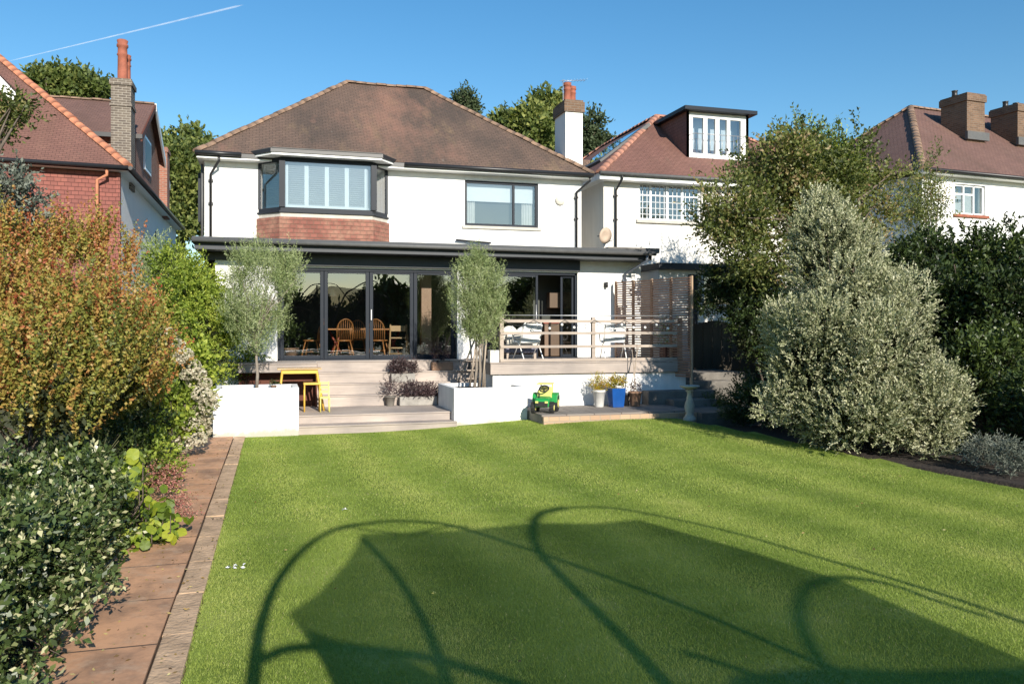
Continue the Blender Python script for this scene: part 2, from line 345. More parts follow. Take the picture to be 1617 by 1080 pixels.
def foliage(name, blobs, mat, parent, sprays, per, slen, leaf, lw, up=0.3, out=1.0, rnd=0.7, spread=0.6, inner=0.6, zmin=0.02, tintvar=0.35, shift=None, drape=0.0, clump=0.5):
    b = np.array([q[:6] for q in blobs], float); w = b[:, 3]*b[:, 4]+b[:, 3]*b[:, 5]; w = w/w.sum()
    # secondary lumps give an uneven outline and gaps
    idx = rng.choice(len(b), size=max(8, len(b)*7), p=w); d = unit(rng.normal(size=(len(idx), 3)))
    cc = b[idx, :3]+d*b[idx, 3:]*rng.uniform(.5, .95, (len(idx), 1)); rr = b[idx, 3:].mean(1, keepdims=True)*rng.uniform(.2, .46, (len(idx), 1))*np.array([1, 1, 1.15])
    lumps = np.hstack([cc, rr]); allb = np.vstack([b*np.array([1, 1, 1, .76, .76, .76]), lumps])
    ti = rng.uniform(0, 1, len(allb))
    wt = (allb[:, 3]*allb[:, 5]); wt /= wt.sum()
    k = rng.choice(len(allb), size=sprays, p=wt); d = unit(rng.normal(size=(sprays, 3)))
    r = rng.uniform(inner, 1.0, (sprays, 1))
    base = allb[k, :3]+d*allb[k, 3:]*r
    D = unit(d*out+np.array([0, 0, up])+rng.normal(size=(sprays, 3))*rnd)
    sl = slen*rng.uniform(.5, 1.3, sprays)
    tn = ti[k]*clump+rng.uniform(0, 1, sprays)*(1-clump)
    if shift is not None: tn = tn+shift(base)
    t = np.tile(np.linspace(0.05, 1, per), sprays); D2 = np.repeat(D, per, 0); B2 = np.repeat(base, per, 0); S2 = np.repeat(sl, per)
    P = B2+D2*(t*S2)[:, None]; P[:, 2] -= drape*(t*S2)**2
    A = unit(D2*spread+rng.normal(size=P.shape)*.55+np.array([0, 0, .1]))
    Ln = leaf*rng.uniform(.6, 1.25, len(P)); W = lw*rng.uniform(.7, 1.2, len(P))
    keep = P[:, 2] > zmin; P, A, Ln, W = P[keep], A[keep], Ln[keep], W[keep]
    tt = (np.repeat(tn, per)+rng.normal(size=len(t))*tintvar*.4)[keep]
    V, F = leafgeo(P, A, Ln, W)
    return np_mesh(name, V, F, tt, mat, parent)
def twigs(name, base, blobs, mat, parent, n=14, r0=0.05, trunks=1, seed=1):
    """tapered trunk(s) with limbs reaching into the crown"""
    rd = random.Random(seed); m = MB(); base = Vector(base)
    c = Vector((sum(b[0] for b in blobs)/len(blobs), sum(b[1] for b in blobs)/len(blobs), sum(b[2] for b in blobs)/len(blobs)))
    fork = base.lerp(c, .5)
    for t in range(trunks):
        o = Vector((rd.uniform(-.12, .12), rd.uniform(-.12, .12), 0))*(0 if trunks == 1 else 1)
        m.tube([base+o, base.lerp(fork, .5)+o+Vector((rd.uniform(-.04, .04), 0, 0)), fork+o*1.3, fork.lerp(c, .6)], [r0, r0*.85, r0*.7, r0*.45], 8)
    for k in range(n):
        b = rd.choice(blobs); d = Vector((rd.uniform(-1, 1), rd.uniform(-1, 1), rd.uniform(-.4, 1))).normalized()
        e = Vector(b[:3])+Vector((d.x*b[3], d.y*b[4], d.z*b[5]))*.85
        s_ = base.lerp(c, rd.uniform(.35, .9)); mid = s_.lerp(e, .5)+Vector((rd.uniform(-.1, .1), rd.uniform(-.1, .1), rd.uniform(0, .15)))
        m.tube([s_, mid, e], [r0*.4, r0*.25, r0*.06], 5)
    return m.build(name, mat, parent)
def pb(px, py, d, rx, ry, rz=None):
    p = atd(px, py, d); h = rx*d/FP; v = ry*d/FP
    return (p[0], p[1], p[2], h, rz if rz else h, v)
# leaf colours
M['olive'] = leafmat('olive_leaves', [(0, (.12, .17, .055)), (.5, (.27, .33, .13)), (1, (.46, .5, .27))], .55, .2, tcol=(1, 1.1, .7))
M['pitto'] = leafmat('variegated_leaves', [(0, (.15, .17, .085)), (.3, (.3, .32, .17)), (.65, (.46, .46, .28)), (1, (.6, .58, .4))], .5, .2, tcol=(1, 1.05, .7))
M['berb'] = leafmat('berberis_leaves', [(0, (.05, .05, .02)), (.22, (.13, .16, .035)), (.45, (.3, .3, .06)), (.62, (.42, .3, .08)), (.82, (.44, .2, .07)), (1, (.36, .09, .045))], .5, .3, tcol=(1.3, 1.1, .5))
M['bay'] = leafmat('fresh_green_leaves', [(0, (.06, .1, .02)), (.5, (.23, .31, .045)), (1, (.48, .52, .09))], .5, .35)
M['dark'] = leafmat('dark_evergreen_leaves', [(0, (.018, .032, .011)), (.5, (.045, .07, .02)), (1, (.11, .15, .037))], .4, .2)
M['shadeleaf'] = leafmat('shade_dark_leaves', [(0, (.02, .026, .01)), (1, (.055, .065, .022))], .7, .15)  # darkened leaf colour, paints the shade inside the crowns
M['holly'] = leafmat('holly_leaves', [(0, (.035, .055, .016)), (.5, (.07, .11, .028)), (.85, (.15, .19, .065)), (1, (.45, .44, .25))], .4, .15, spec=.6)
M['autumn'] = leafmat('mixed_tree_leaves', [(0, (.045, .06, .02)), (.45, (.12, .15, .04)), (.75, (.22, .235, .07)), (1, (.34, .24, .13))], .5, .3)
M['yellowgreen'] = leafmat('vine_leaves', [(0, (.07, .11, .015)), (.5, (.2, .29, .03)), (1, (.42, .45, .05))], .5, .4)
M['farleaf'] = leafmat('far_tree_leaves', [(0, (.045, .07, .02)), (.5, (.13, .17, .04)), (1, (.28, .29, .08))], .6, .25)
M['conifer'] = leafmat('conifer_leaves', [(0, (.03, .05, .02)), (1, (.08, .11, .045))], .7, .1)
M['pink'] = leafmat('pink_flower_heads', [(0, (.22, .07, .06)), (.5, (.42, .17, .14)), (1, (.5, .32, .22))], .7, .2, tcol=(1.2, .8, .7))
M['hydr'] = leafmat('white_petals', [(0, (.3, .31, .18)), (.4, (.5, .44, .32)), (1, (.66, .61, .48))], .7, .25, tcol=(1, 1, .8))
M['purpleleaf'] = leafmat('purple_leaves', [(0, (.03, .02, .022)), (1, (.14, .09, .09))], .5, .2, tcol=(1.2, .7, .7))
M['flowery'] = leafmat('yellow_pot_leaves', [(0, (.12, .15, .02)), (.5, (.45, .36, .04)), (1, (.5, .22, .05))], .5, .3)
M['lav'] = leafmat('grey_lavender_leaves', [(0, (.09, .11, .085)), (1, (.28, .3, .24))], .7, .2, tcol=(1, 1, .9))
M['grassy'] = leafmat('strap_leaves', [(0, (.03, .045, .02)), (.6, (.09, .11, .05)), (1, (.26, .25, .14))], .5, .3)
M['blade'] = leafmat('grass_blades', [(0, (.13, .21, .033)), (.5, (.3, .38, .078)), (.85, (.45, .49, .14)), (1, (.58, .53, .26))], .5, .35, spec=.25, tcol=(1.1, 1.15, .55))
def shade_core_foliage(blobs, t, n, leaf):  # added dark leaf core, so gaps between outer sprays look shaded
    foliage('shade_core_foliage', [(b[0], b[1], b[2], b[3]*.62, b[4]*.62, b[5]*.62) for b in blobs], M['shadeleaf'], t, n, 9, .3, max(.08, leaf*1.1), .05, up=.2, zmin=.03, inner=.5)
def plant(name, label, cat, blobs, mat, sprays, per, slen, leaf, lw, base=None, trunkr=0.03, ntw=12, trunks=1, group=None, bark='bark', **kw):
    if base is None:
        base = (sum(b[0] for b in blobs)/len(blobs), sum(b[1] for b in blobs)/len(blobs), 0.0)
    t = thing(name, label, cat, base, 0, group)
    foliage('foliage', blobs, mat, t, sprays, per, slen, leaf, lw, **kw)
    if sprays > 2000 and name != 'holly': shade_core_foliage(blobs, t, int(sprays*.22), leaf)
    twigs('trunk' if trunkr > .04 else 'stem', base, blobs, M[bark], t, ntw, trunkr, trunks, seed=int(sprays))
    return t
def tree(name, label, blobs, mat, sprays, per, slen, leaf, lw, base, trunkr=.15, ntw=20, group=None, **kw):
    t = thing(name, label, 'tree', base, 0, group)
    foliage('crown', blobs, mat, t, sprays, per, slen, leaf, lw, **kw)
    if sprays > 4000: shade_core_foliage(blobs, t, int(sprays*.12), leaf)
    twigs('trunk', base, blobs, M['bark'], t, ntw, trunkr, 1, seed=int(sprays))
    return t
# ================================================================== GROUND
def lawnz(x, y):
    def ss(a, b, t): t = min(1, max(0, (t-a)/(b-a))); return t*t*(3-2*t)
    return 0.19*ss(1.5, 7, x)*ss(8, 15, y)+0.10*ss(8.2, 10.5, x)
def groundmat():
    m, nt, b = newmat('rough_ground')
    tc = N(nt, 'ShaderNodeTexCoord'); n = N(nt, 'ShaderNodeTexNoise', Scale=0.4, Detail=9.0, Roughness=.7); L(nt, tc.outputs['Object'], n.inputs['Vector'])
    r = ramp(nt, [(.3, (.035, .05, .015)), (.55, (.075, .09, .03)), (.75, (.1, .08, .05))]); L(nt, n.outputs['Fac'], r.inputs['Fac'])
    L(nt, r.outputs['Color'], b.inputs['Base Color']); b.inputs['Roughness'].default_value = 1
    return m
o = MB().quad((-1500, -1500, -.06), (1500, -1500, -.06), (1500, 2500, -.06), (-1500, 2500, -.06)).build('ground', groundmat()); struct(o)
# lawn
def lawnmat():
    m, nt, b = newmat('mown_lawn')
    tc = N(nt, 'ShaderNodeTexCoord')
    n1 = N(nt, 'ShaderNodeTexNoise', Scale=1.1, Detail=6.0, Roughness=.6); L(nt, tc.outputs['Object'], n1.inputs['Vector'])
    n2 = N(nt, 'ShaderNodeTexNoise', Scale=60.0, Detail=5.0, Roughness=.75); L(nt, tc.outputs['Object'], n2.inputs['Vector'])
    r1 = ramp(nt, [(.3, (.15, .21, .035)), (.55, (.25, .32, .065)), (.72, (.36, .39, .12))]); L(nt, n1.outputs['Fac'], r1.inputs['Fac'])
    r2 = ramp(nt, [(.3, (.72, .75, .7)), (.7, (1.22, 1.2, 1.15))]); L(nt, n2.outputs['Fac'], r2.inputs['Fac'])
    mx = N(nt, 'ShaderNodeMixRGB', blend_type='MULTIPLY'); mx.inputs['Fac'].default_value = 1
    L(nt, r1.outputs['Color'], mx.inputs['Color1']); L(nt, r2.outputs['Color'], mx.inputs['Color2'])
    wv = N(nt, 'ShaderNodeTexWave', Scale=2*PI/1.3/20, Distortion=1.2, Detail=2.0); wv.bands_direction = 'X'; L(nt, tc.outputs['Object'], wv.inputs['Vector']); wv.inputs['Phase Offset'].default_value = PI/2*0
    rw = ramp(nt, [(.2, (.86, .88, .86)), (.8, (1.12, 1.1, 1.1))]); L(nt, wv.outputs['Fac'], rw.inputs['Fac'])
    m5 = N(nt, 'ShaderNodeMixRGB', blend_type='MULTIPLY'); m5.inputs['Fac'].default_value = 1; L(nt, mx.outputs['Color'], m5.inputs['Color1']); L(nt, rw.outputs['Color'], m5.inputs['Color2'])
    L(nt, m5.outputs['Color'], b.inputs['Base Color']); b.inputs['Roughness'].default_value = .9; b.inputs['Specular IOR Level'].default_value = .15
    bp = N(nt, 'ShaderNodeBump', Strength=.7, Distance=.03); L(nt, n2.outputs['Fac'], bp.inputs['Height']); L(nt, bp.outputs['Normal'], b.inputs['Normal'])
    return m
def right_edge(y):                   # lawn's right border
    return np.interp(y, [-6, 3, 8.1, 12, 15.3, 16.6], [11, 10.0, 9.05, 8.5, 7.95, 7.7])
def far_edge(x):                     # lawn's far border (planters, step, patio kerb)
    return np.interp(x, [-.6, .3, 3.6, 5.2, 5.25, 8.2], [16.36, 16.36, 16.4, 16.6, 15.9, 15.55])
xs = np.concatenate([np.linspace(-.5, 10.9, 58)]); ys = np.linspace(-6, 16.6, 90); m = MB(); idx = {}
for j, y in enumerate(ys):
    for i, x in enumerate(xs): idx[i, j] = len(m.v); m.v.append((x, y, lawnz(x, y)+.003))
for j in range(len(ys)-1):
    for i in range(len(xs)-1):
        xc, yc = (xs[i]+xs[i+1])/2, (ys[j]+ys[j+1])/2
        if xc < right_edge(yc)+.1 and yc < far_edge(xc)+.2: m.f.append((idx[i, j], idx[i+1, j], idx[i+1, j+1], idx[i, j+1])); m.sm.append(True)
struct(m.build('lawn', lawnmat()))
# grass blades
def grass(n, y0, y1, hgt, wid, name, label):
    y = rng.uniform(y0, y1, n*2); x = rng.uniform(-.52, 10.6, n*2)
    u = np.arctan2(x, y); ok = (x < right_edge(y)+rng.normal(size=len(x))*.03) & (y < far_edge(x)-.0) & (u < R(50))
    x, y = x[ok][:n], y[ok][:n]; k = len(x)
    z = np.array([lawnz(a, b_) for a, b_ in zip(x, y)])
    A = unit(np.stack([rng.normal(size=k)*.5, rng.normal(size=k)*.5, np.ones(k)], 1)); th = rng.uniform(0, 2*PI, k)
    B = np.stack([np.cos(th), np.sin(th), np.zeros(k)], 1); P = np.stack([x, y, z], 1); h = hgt*rng.uniform(.5, 1.25, k)[:, None]; w = wid
    V = np.empty((k, 3, 3)); V[:, 0] = P-B*w/2; V[:, 1] = P+B*w/2; V[:, 2] = P+A*h
    # mowing stripes, clover patches and dry patches are colour of the grass itself
    st_ = .5+.5*np.sin((x+y*.12+.12*np.sin(y*.7))*2*PI/1.3); bl = np.sin(x*1.7+1.3*np.sin(y*1.1))*np.sin(y*1.3+x*.6)
    fine = np.sin(x*5.1+2*np.sin(y*4.3))*np.sin(y*6.2-x*2.7)
    t = .47+.36*(st_-.5)+.1*bl+.08*fine+rng.normal(size=k)*.08
    t = np.where(rng.uniform(size=k) > .985, 1.0, t)
    return tag(np_mesh(name, V.reshape(-1, 3), np.arange(k*3).reshape(k, 3), t, M['blade']), label, 'grass', kind='stuff')
g = grass(480000, 3.6, 9.0, .024, .0045, 'grass', 'short mown green grass covering the lawn')
g2 = grass(300000, 9.0, 16.7, .026, .008, 'grass', 'short mown green grass on the far half of the lawn near the house')
# path + edging + soil beds
M['path'] = bricks('pinkish_path_slabs', (0.64, 0.36, 0.205), (0.56, 0.31, 0.178), (0.12, 0.08, 0.055), 1.48, 0.95, 0.012, offset=0.0,
    patch=[((0.2, 0.13, 0.09), .45, .62, .7, 1.5), ((0.55, 0.4, 0.28), .52, .66, .6, 3.0), ((0.1, 0.09, 0.05), .6, .7, .7, 5.0), ((.6, .5, .4), .66, .7, .8, 9.0)], bumpd=.008)
struct(MB().box(-1.46, -.715, -4, 16.38, -.05, .03).build('path', M['path']))
M['edging'] = simple('worn_concrete_edging', (0.5, 0.34, 0.21), .95, .35, scale=5, bump=.6, bscale=30)
m = MB()
y = -4.0
while y < 16.3:
    l = 0.9; m.box(-.703+random.uniform(-.006, .006), -.51+random.uniform(-.008, .008), y, y+l-.008, -.05, .022+random.uniform(-.005, .006)); y += l
struct(m.build('path_edging', M['edging'], bevel=.008))
struct(MB().box(-.76, -.66, -4, 16.38, -.05, -.012).build('gully_soil', M['soil']))
def bed(name, pts, seed):
    m = MB(); n = len(pts); 
    c = (sum(p[0] for p in pts)/n, sum(p[1] for p in pts)/n)
    rd = random.Random(seed)
    rings = []
    for k, s in enumerate((1, .93, .7, .4)):
        ring = []
        for i in range(n):
            for q in range(6):
                a = pts[i]; b = pts[(i+1) % n]; t = q/6; x = a[0]+(b[0]-a[0])*t; y = a[1]+(b[1]-a[1])*t
                ring.append((c[0]+(x-c[0])*s, c[1]+(y-c[1])*s, (-.04 if k == 0 else .06)+rd.uniform(-.02, .03)))
        rings.append(ring)
    nn = n*6
    for rg in rings: m.v += rg
    for k in range(3):
        for i in range(nn): m.f.append((k*nn+i, k*nn+(i+1) % nn, (k+1)*nn+(i+1) % nn, (k+1)*nn+i)); m.sm.append(True)
    m.f.append(tuple(range(3*nn, 4*nn))); m.sm.append(True)
    return struct(m.build(name, M['soil']))
bed('soil_bed', [(-4.5, -3), (-1.47, -3), (-1.47, 16.3), (-4.5, 16.3)], 1)
ye = [15.6, 14, 12, 10, 8, 6, 3, -3]
bed('soil_border', [(float(right_edge(y))+.0, y) for y in ye]+[(13.5, -3), (13.5, 15.6)], 2)
# ================================================================== MAIN HOUSE
YE = 19.8; YU = 22.8; DZ = 1.32           # extension front, upper wall front, deck level
XL, XR = X_(323, YU), X_(918, YU)
EAVE = at(600, 264, YU)[2]-.02
house = thing('house', 'white rendered detached house with brown tiled hipped roof and dark glass doors', 'house', ((XL+XR)/2, YE, 0))
def wall_holes(mb, x0, x1, z0, z1, y, t, holes):
    xs_ = sorted({x0, x1, *[h[0] for h in holes], *[h[1] for h in holes]}); zs_ = sorted({z0, z1, *[h[2] for h in holes], *[h[3] for h in holes]})
    def hole(a, b): return any(h[0] <= a <= h[1] and h[2] <= b <= h[3] for h in holes)
    for i in range(len(xs_)-1):
        for j in range(len(zs_)-1):
            a, b, c, d = xs_[i], xs_[i+1], zs_[j], zs_[j+1]
            if hole((a+b)/2, (c+d)/2): continue
            mb.quad((a, y, c), (b, y, c), (b, y, d), (a, y, d)); mb.quad((b, y+t, c), (a, y+t, c), (a, y+t, d), (b, y+t, d))
    for h in holes:
        a, b, c, d = h
        mb.quad((a, y, c), (a, y+t, c), (a, y+t, d), (a, y, d)); mb.quad((b, y+t, c), (b, y, c), (b, y, d), (b, y+t, d))
        mb.quad((a, y, d), (a, y+t, d), (b, y+t, d), (b, y, d)); mb.quad((a, y+t, c), (a, y, c), (b, y, c), (b, y+t, c))
    return mb
# upper storey: right window hole
wx0, wx1 = X_(734, YU), X_(850, YU); wz1 = at(790, 287, YU)[2]; wz0 = at(790, 358, YU)[2]
bx0, bx1 = X_(408, YU), X_(612, YU)       # bay position on the wall
m = MB(); wall_holes(m, XL, XR, 3.87, EAVE, YU, .3, [(wx0, wx1, wz0, wz1), (bx0+.1, bx1-.1, 4.5, 6.1)])
m.quad((XL, YU, .2), (XL, YU, EAVE), (XL, 31, EAVE), (XL, 31, .2)).quad((XR, YU, 3.87), (XR, 31, 3.87), (XR, 31, EAVE), (XR, YU, EAVE)).quad((XL, 31, .2), (XL, 31, EAVE), (XR, 31, EAVE), (XR, 31, .2))
m.build('wall', M['white'], house)
# rooms behind the upper windows
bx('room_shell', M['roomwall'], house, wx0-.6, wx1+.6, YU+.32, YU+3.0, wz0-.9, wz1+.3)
def window(name, x0, x1, z0, z1, y, parent, frame, fw=.07, mull=(), trans=(), glass='glass', depth=.07, opening=None):
    m = MB(); m.box(x0, x0+fw, y, y+depth, z0, z1).box(x1-fw, x1, y, y+depth, z0, z1).box(x0+fw, x1-fw, y, y+depth, z0, z0+fw).box(x0+fw, x1-fw, y, y+depth, z1-fw, z1)
    for a in mull: m.box(a-fw*.45, a+fw*.45, y+.003, y+depth-.003, z0+fw, z1-fw)
    for (a, b, c) in trans: m.box(a, b, y+.006, y+depth-.006, c-fw*.35, c+fw*.35)
    f = m.build(name, frame, parent, .006)
    g_ = MB().quad((x0+fw*.8, y+depth*.5, z0+fw*.8), (x1-fw*.8, y+depth*.5, z0+fw*.8), (x1-fw*.8, y+depth*.5, z1-fw*.8), (x0+fw*.8, y+depth*.5, z1-fw*.8))
    g_.build('pane', M[glass], f)
    return f
o = window('window', wx0, wx1, wz0, wz1, YU+.06, house, M['alu'], .075, mull=(X_(812, YU),), glass='glass')
zb = wz1-.56
b_ = MB().box(wx0+.1, wx1-.1, YU+.24, YU+.25, zb, wz1-.05); b_.build('roller_blind', M['blind'], o)
for (a, w) in ((wx0+.1, .26), (wx1-.42, .32)):
    m = MB(); pts = [(a+w*k/16, YU+.30+.02*math.sin(k*1.5)) for k in range(17)]
    for p, q in zip(pts, pts[1:]): m.quad((p[0], p[1], wz0-.05), (q[0], q[1], wz0-.05), (q[0], q[1], wz1), (p[0], p[1], wz1), sm=True)
    m.build('curtain', M['curtain'], o)
bx('sill', M['stone'], o, wx0-.08, wx1+.08, YU-.06, YU+.06, wz0-.09, wz0-.005, .01)
# bay window (canted, with shutters)
BD = .62                                    # bay depth
cb0, cb1 = bx0+.42, bx1-.18
fx0, fx1 = X_(443, YU-BD), X_(588, YU-BD)
bz1 = at(515, 252, YU-BD)[2]; bz0 = at(515, 335, YU-BD)[2]; baz = at(515, 376, YU-BD)[2]
plan = [(bx0, YU), (fx0, YU-BD), (fx1, YU-BD), (bx1, YU)]
bay = MB(); sh = 0.0
def along(p, q, t): return (p[0]+(q[0]-p[0])*t, p[1]+(q[1]-p[1])*t)
def inset(pl, d):
    c = (sum(p[0] for p in pl)/4, YU)
    return [(p[0]+(d if p[0] < c[0] else -d), p[1]+(d if p[1] < YU-.1 else 0)) for p in pl]
def wallstrip(m, pl, z0, z1, t=.08):
    pi = inset(pl, t)
    for i in range(3):
        a, b = pl[i], pl[i+1]; c, d = pi[i], pi[i+1]
        m.quad((a[0], a[1], z0), (b[0], b[1], z0), (b[0], b[1], z1), (a[0], a[1], z1))
        m.quad((d[0], d[1], z0), (c[0], c[1], z0), (c[0], c[1], z1), (d[0], d[1], z1))
        m.quad((a[0], a[1], z1), (b[0], b[1], z1), (d[0], d[1], z1), (c[0], c[1], z1))
        m.quad((b[0], b[1], z0), (a[0], a[1], z0), (c[0], c[1], z0), (d[0], d[1], z0))
m = MB(); wallstrip(m, plan, bz0, bz0+.09); wallstrip(m, plan, bz1-.1, bz1)
def post(m, p, w, z0, z1): m.box(p[0]-w/2, p[0]+w/2, p[1]-w/2+.05, p[1]+w/2+.05, z0, z1)
for p, w in ((plan[0], .1), (plan[1], .15), (plan[2], .15), (plan[3], .1)): post(m, (p[0]+(.04 if p[0] < 3 else -.04), p[1]-.02), w, bz0+.09, bz1-.1)
bayo = m.build('bay_window', M['alu'], house)
m = MB()
pi = inset(plan, .04)
for i in range(3): a, b = pi[i], pi[i+1]; m.quad((a[0], a[1], bz0+.07), (b[0], b[1], bz0+.07), (b[0], b[1], bz1-.08), (a[0], a[1], bz1-.08))
m.build('pane', M['glass'], bayo)
m = MB(); pi = inset(plan, .14)             # shutters: stiles + louvres
for i in range(3):
    a, b = pi[i], pi[i+1]; n = (2, 4, 1)[i] if i == 1 else 1
    for k in range(n):
        p = along(a, b, k/n); q = along(a, b, (k+1)/n); dx, dy = q[0]-p[0], q[1]-p[1]; ln = math.hypot(dx, dy); ang = math.atan2(dy, dx)
        T = Matrix.Translation((p[0], p[1], 0)) @ Matrix.Rotation(ang, 4, 'Z')
        m.box(.0, .055, 0, .03, bz0+.1, bz1-.1, T); m.box(ln-.055, ln, 0, .03, bz0+.1, bz1-.1, T)
        m.box(.055, ln-.055, 0, .03, bz0+.1, bz0+.17, T); m.box(.055, ln-.055, 0, .03, bz1-.17, bz1-.1, T)
        z = bz0+.19
        while z < bz1-.2:
            Tl = T @ Matrix.Translation((0, .016, z)) @ Matrix.Rotation(R(-38), 4, 'X'); m.box(.06, ln-.06, -.03, .03, -.004, .004, Tl); z += .055
m.build('shutter', M['shutter'], bayo)
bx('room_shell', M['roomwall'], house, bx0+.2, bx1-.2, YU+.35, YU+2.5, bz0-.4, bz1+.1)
m = MB(); wallstrip(m, [(plan[0][0]-.04, YU), (plan[1][0]-.03, YU-BD-.05), (plan[2][0]+.03, YU-BD-.05), (plan[3][0]+.04, YU)], bz0-.05, bz0-.003, .14); m.build('sill', M['alu'], bayo)
m = MB(); wallstrip(m, plan, bz0-.16, bz0-.053, .1); m.build('stone_band', M['stone'], bayo)
m = MB(); ap = [(plan[0][0]-.05, YU), (plan[1][0]-.03, YU-BD-.03), (plan[2][0]+.03, YU-BD-.03), (plan[3][0]+.05, YU)]
wallstrip(m, ap, 3.98, bz0-.163, .2); m.build('tile_apron', M['apron'], bayo)
# bay roof + soffit
ov = .27; rp = [(plan[0][0]-ov-.12, YU-.02), (plan[1][0]-ov*.8, YU-BD-ov), (plan[2][0]+ov*.8, YU-BD-ov), (plan[3][0]+ov+.12, YU-.02)]
m = MB(); zt = bz1+.06
m.prism([(p[0], p[1]) for p in rp], 'z', bz1+.005, zt); m.build('bay_soffit', M['whitepaint'], bayo)
m = MB(); rp2 = [(p[0]+(-.03 if i < 2 else .03), p[1]-(.03 if i in (1, 2) else 0)) for i, p in enumerate(rp)]
m.prism(rp2, 'z', zt+.003, zt+.1); m.build('bay_fascia', M['blackp'], bayo)
m = MB(); rp3 = [(p[0]+(.01 if i < 2 else -.01), p[1]-(.05 if i in (1, 2) else 0)) for i, p in enumerate(rp)]
m.prism(rp3[:1]+rp3[1:3]+rp3[3:], 'z', zt+.103, zt+.12); m.build('bay_roof', M['lead'], bayo)
# hip roof helper
def ridge_tiles(a, b, r=.11, seg=.32):
    m = MB(); a, b = Vector(a), Vector(b); n = max(2, int((b-a).length/seg)); t = (b-a).normalized(); sd = t.cross(Vector((0, 0, 1))).normalized(); up_ = sd.cross(t)
    for k in range(n):
        p = a.lerp(b, k/n); q = a.lerp(b, (k+1)/n)-t*.01; j = random.uniform(-.012, .012)
        i0 = len(m.v)
        for P_, rr in ((p, r*1.02), (q, r*.98)):
            for s_ in range(7):
                an = PI*s_/6; m.v.append(tuple(P_+sd*math.cos(an)*rr+up_*(math.sin(an)*rr*.8+j-.02)))
        for s_ in range(6): m.f.append((i0+s_, i0+s_+1, i0+8+s_, i0+7+s_)); m.sm.append(True)
        m.f.append(tuple(i0+s_ for s_ in range(7))); m.f.append(tuple(i0+7+s_ for s_ in reversed(range(7)))); m.sm += [False, False]
    return m
def hiproof(parent, x0, x1, y0, y1, z, zr, rl, rr_, mat, rmat, fas=None, th=.1):
    """rl, rr_: the two ridge ends (x,y)"""
    m = MB(); A, B, C_, D = (x0, y0, z), (x1, y0, z), (x1, y1, z), (x0, y1, z); P, Q = (rl[0], rl[1], zr), (rr_[0], rr_[1], zr)
    if abs(rl[1]-rr_[1]) < abs(rl[0]-rr_[0]):
        m.quad(A, B, Q, P); m.quad(B, C_, Q); m.quad(C_, D, P, Q); m.quad(D, A, P); hips = [(A, P), (B, Q), (C_, Q), (D, P)]
    else:
        m.quad(A, B, P); m.quad(B, C_, Q, P); m.quad(C_, D, Q); m.quad(D, A, P, Q); hips = [(A, P), (B, P), (C_, Q), (D, Q)]
    m.quad((x0, y0, z-.004), (x0, y1, z-.004), (x1, y1, z-.004), (x1, y0, z-.004))
    r = m.build('roof', mat, parent)
    mm = MB()
    for a, b in hips+[(P, Q)]:
        t_ = ridge_tiles(a, b); i0 = len(mm.v); mm.v += t_.v; mm.f += [tuple(i0+k for k in f) for f in t_.f]; mm.sm += t_.sm
    mm.build('ridge_tiles', rmat, r)
    return r
ex0, ex1, ey0 = X_(309, YU-.4), X_(936, YU-.4), YU-.4
w = 4.31; ry = ey0+w; rz = at(545, 128, ry)[2]-.05
roof = hiproof(house, ex0, ex1, ey0, ey0+2*w, EAVE+.1, rz, (X_(546, ry), ry), (X_(672, ry), ry), M['roof'], M['ridge'])
bx('soffit', M['whitepaint'], house, ex0+.02, ex1-.02, ey0+.02, ey0+2*w-.02, EAVE-.06, EAVE+.09)
m = MB(); m.tube([(ex0-.02, ey0-.05, EAVE+.06), (rp[0][0]-.02, ey0-.05, EAVE+.055)], .06, 8); m.build('gutter', M['blackp'], house); m = MB(); m.tube([(rp[3][0]+.02, ey0-.05, EAVE+.045), (ex1, ey0-.05, EAVE+.035)], .06, 8)
m.build('gutter', M['blackp'], house)
bx('fascia', M['blackp'], house, ex0, ex1, ey0-.004, ey0+.016, EAVE-.02, EAVE+.088)
def downpipe(parent, px, Y, ztop, zbot, outr=.33, lean=-.0, mat='blackp', r=.036):
    x = X_(px, Y)
    m = MB().tube([(x+lean, Y-outr-.06, ztop), (x+lean, Y-outr-.06, ztop-.12), (x, Y-.07, ztop-.42), (x, Y-.07, zbot)], r, 8)
    for z in (ztop-.6, (ztop+zbot)/2): m.box(x-.06, x+.06, Y-.09, Y-.0, z, z+.05)
    return m.build('downpipe', M[mat], parent)
downpipe(house, 333, YU, EAVE, 4.1, .33, .22); downpipe(house, 909, YU, EAVE, 4.05, .33, .3)
# rear/right roof piece behind chimney
m = MB(); y0 = 26.5; x0, x1 = X_(900, y0), X_(962, y0)
m.quad((x0, y0, 6.2), (x1, y0, 6.2), (x1, y0+1.2, at(950, 254, y0+1.2)[2]), (x0, y0+1.2, at(905, 252, y0+1.2)[2])); m.quad((x0, y0+1.2, 5.5), (x0, y0, 5.5), (x0, y0, 6.2), (x0, y0+1.2, 6.9))
m.build('rear_roof', M['roof'], house)
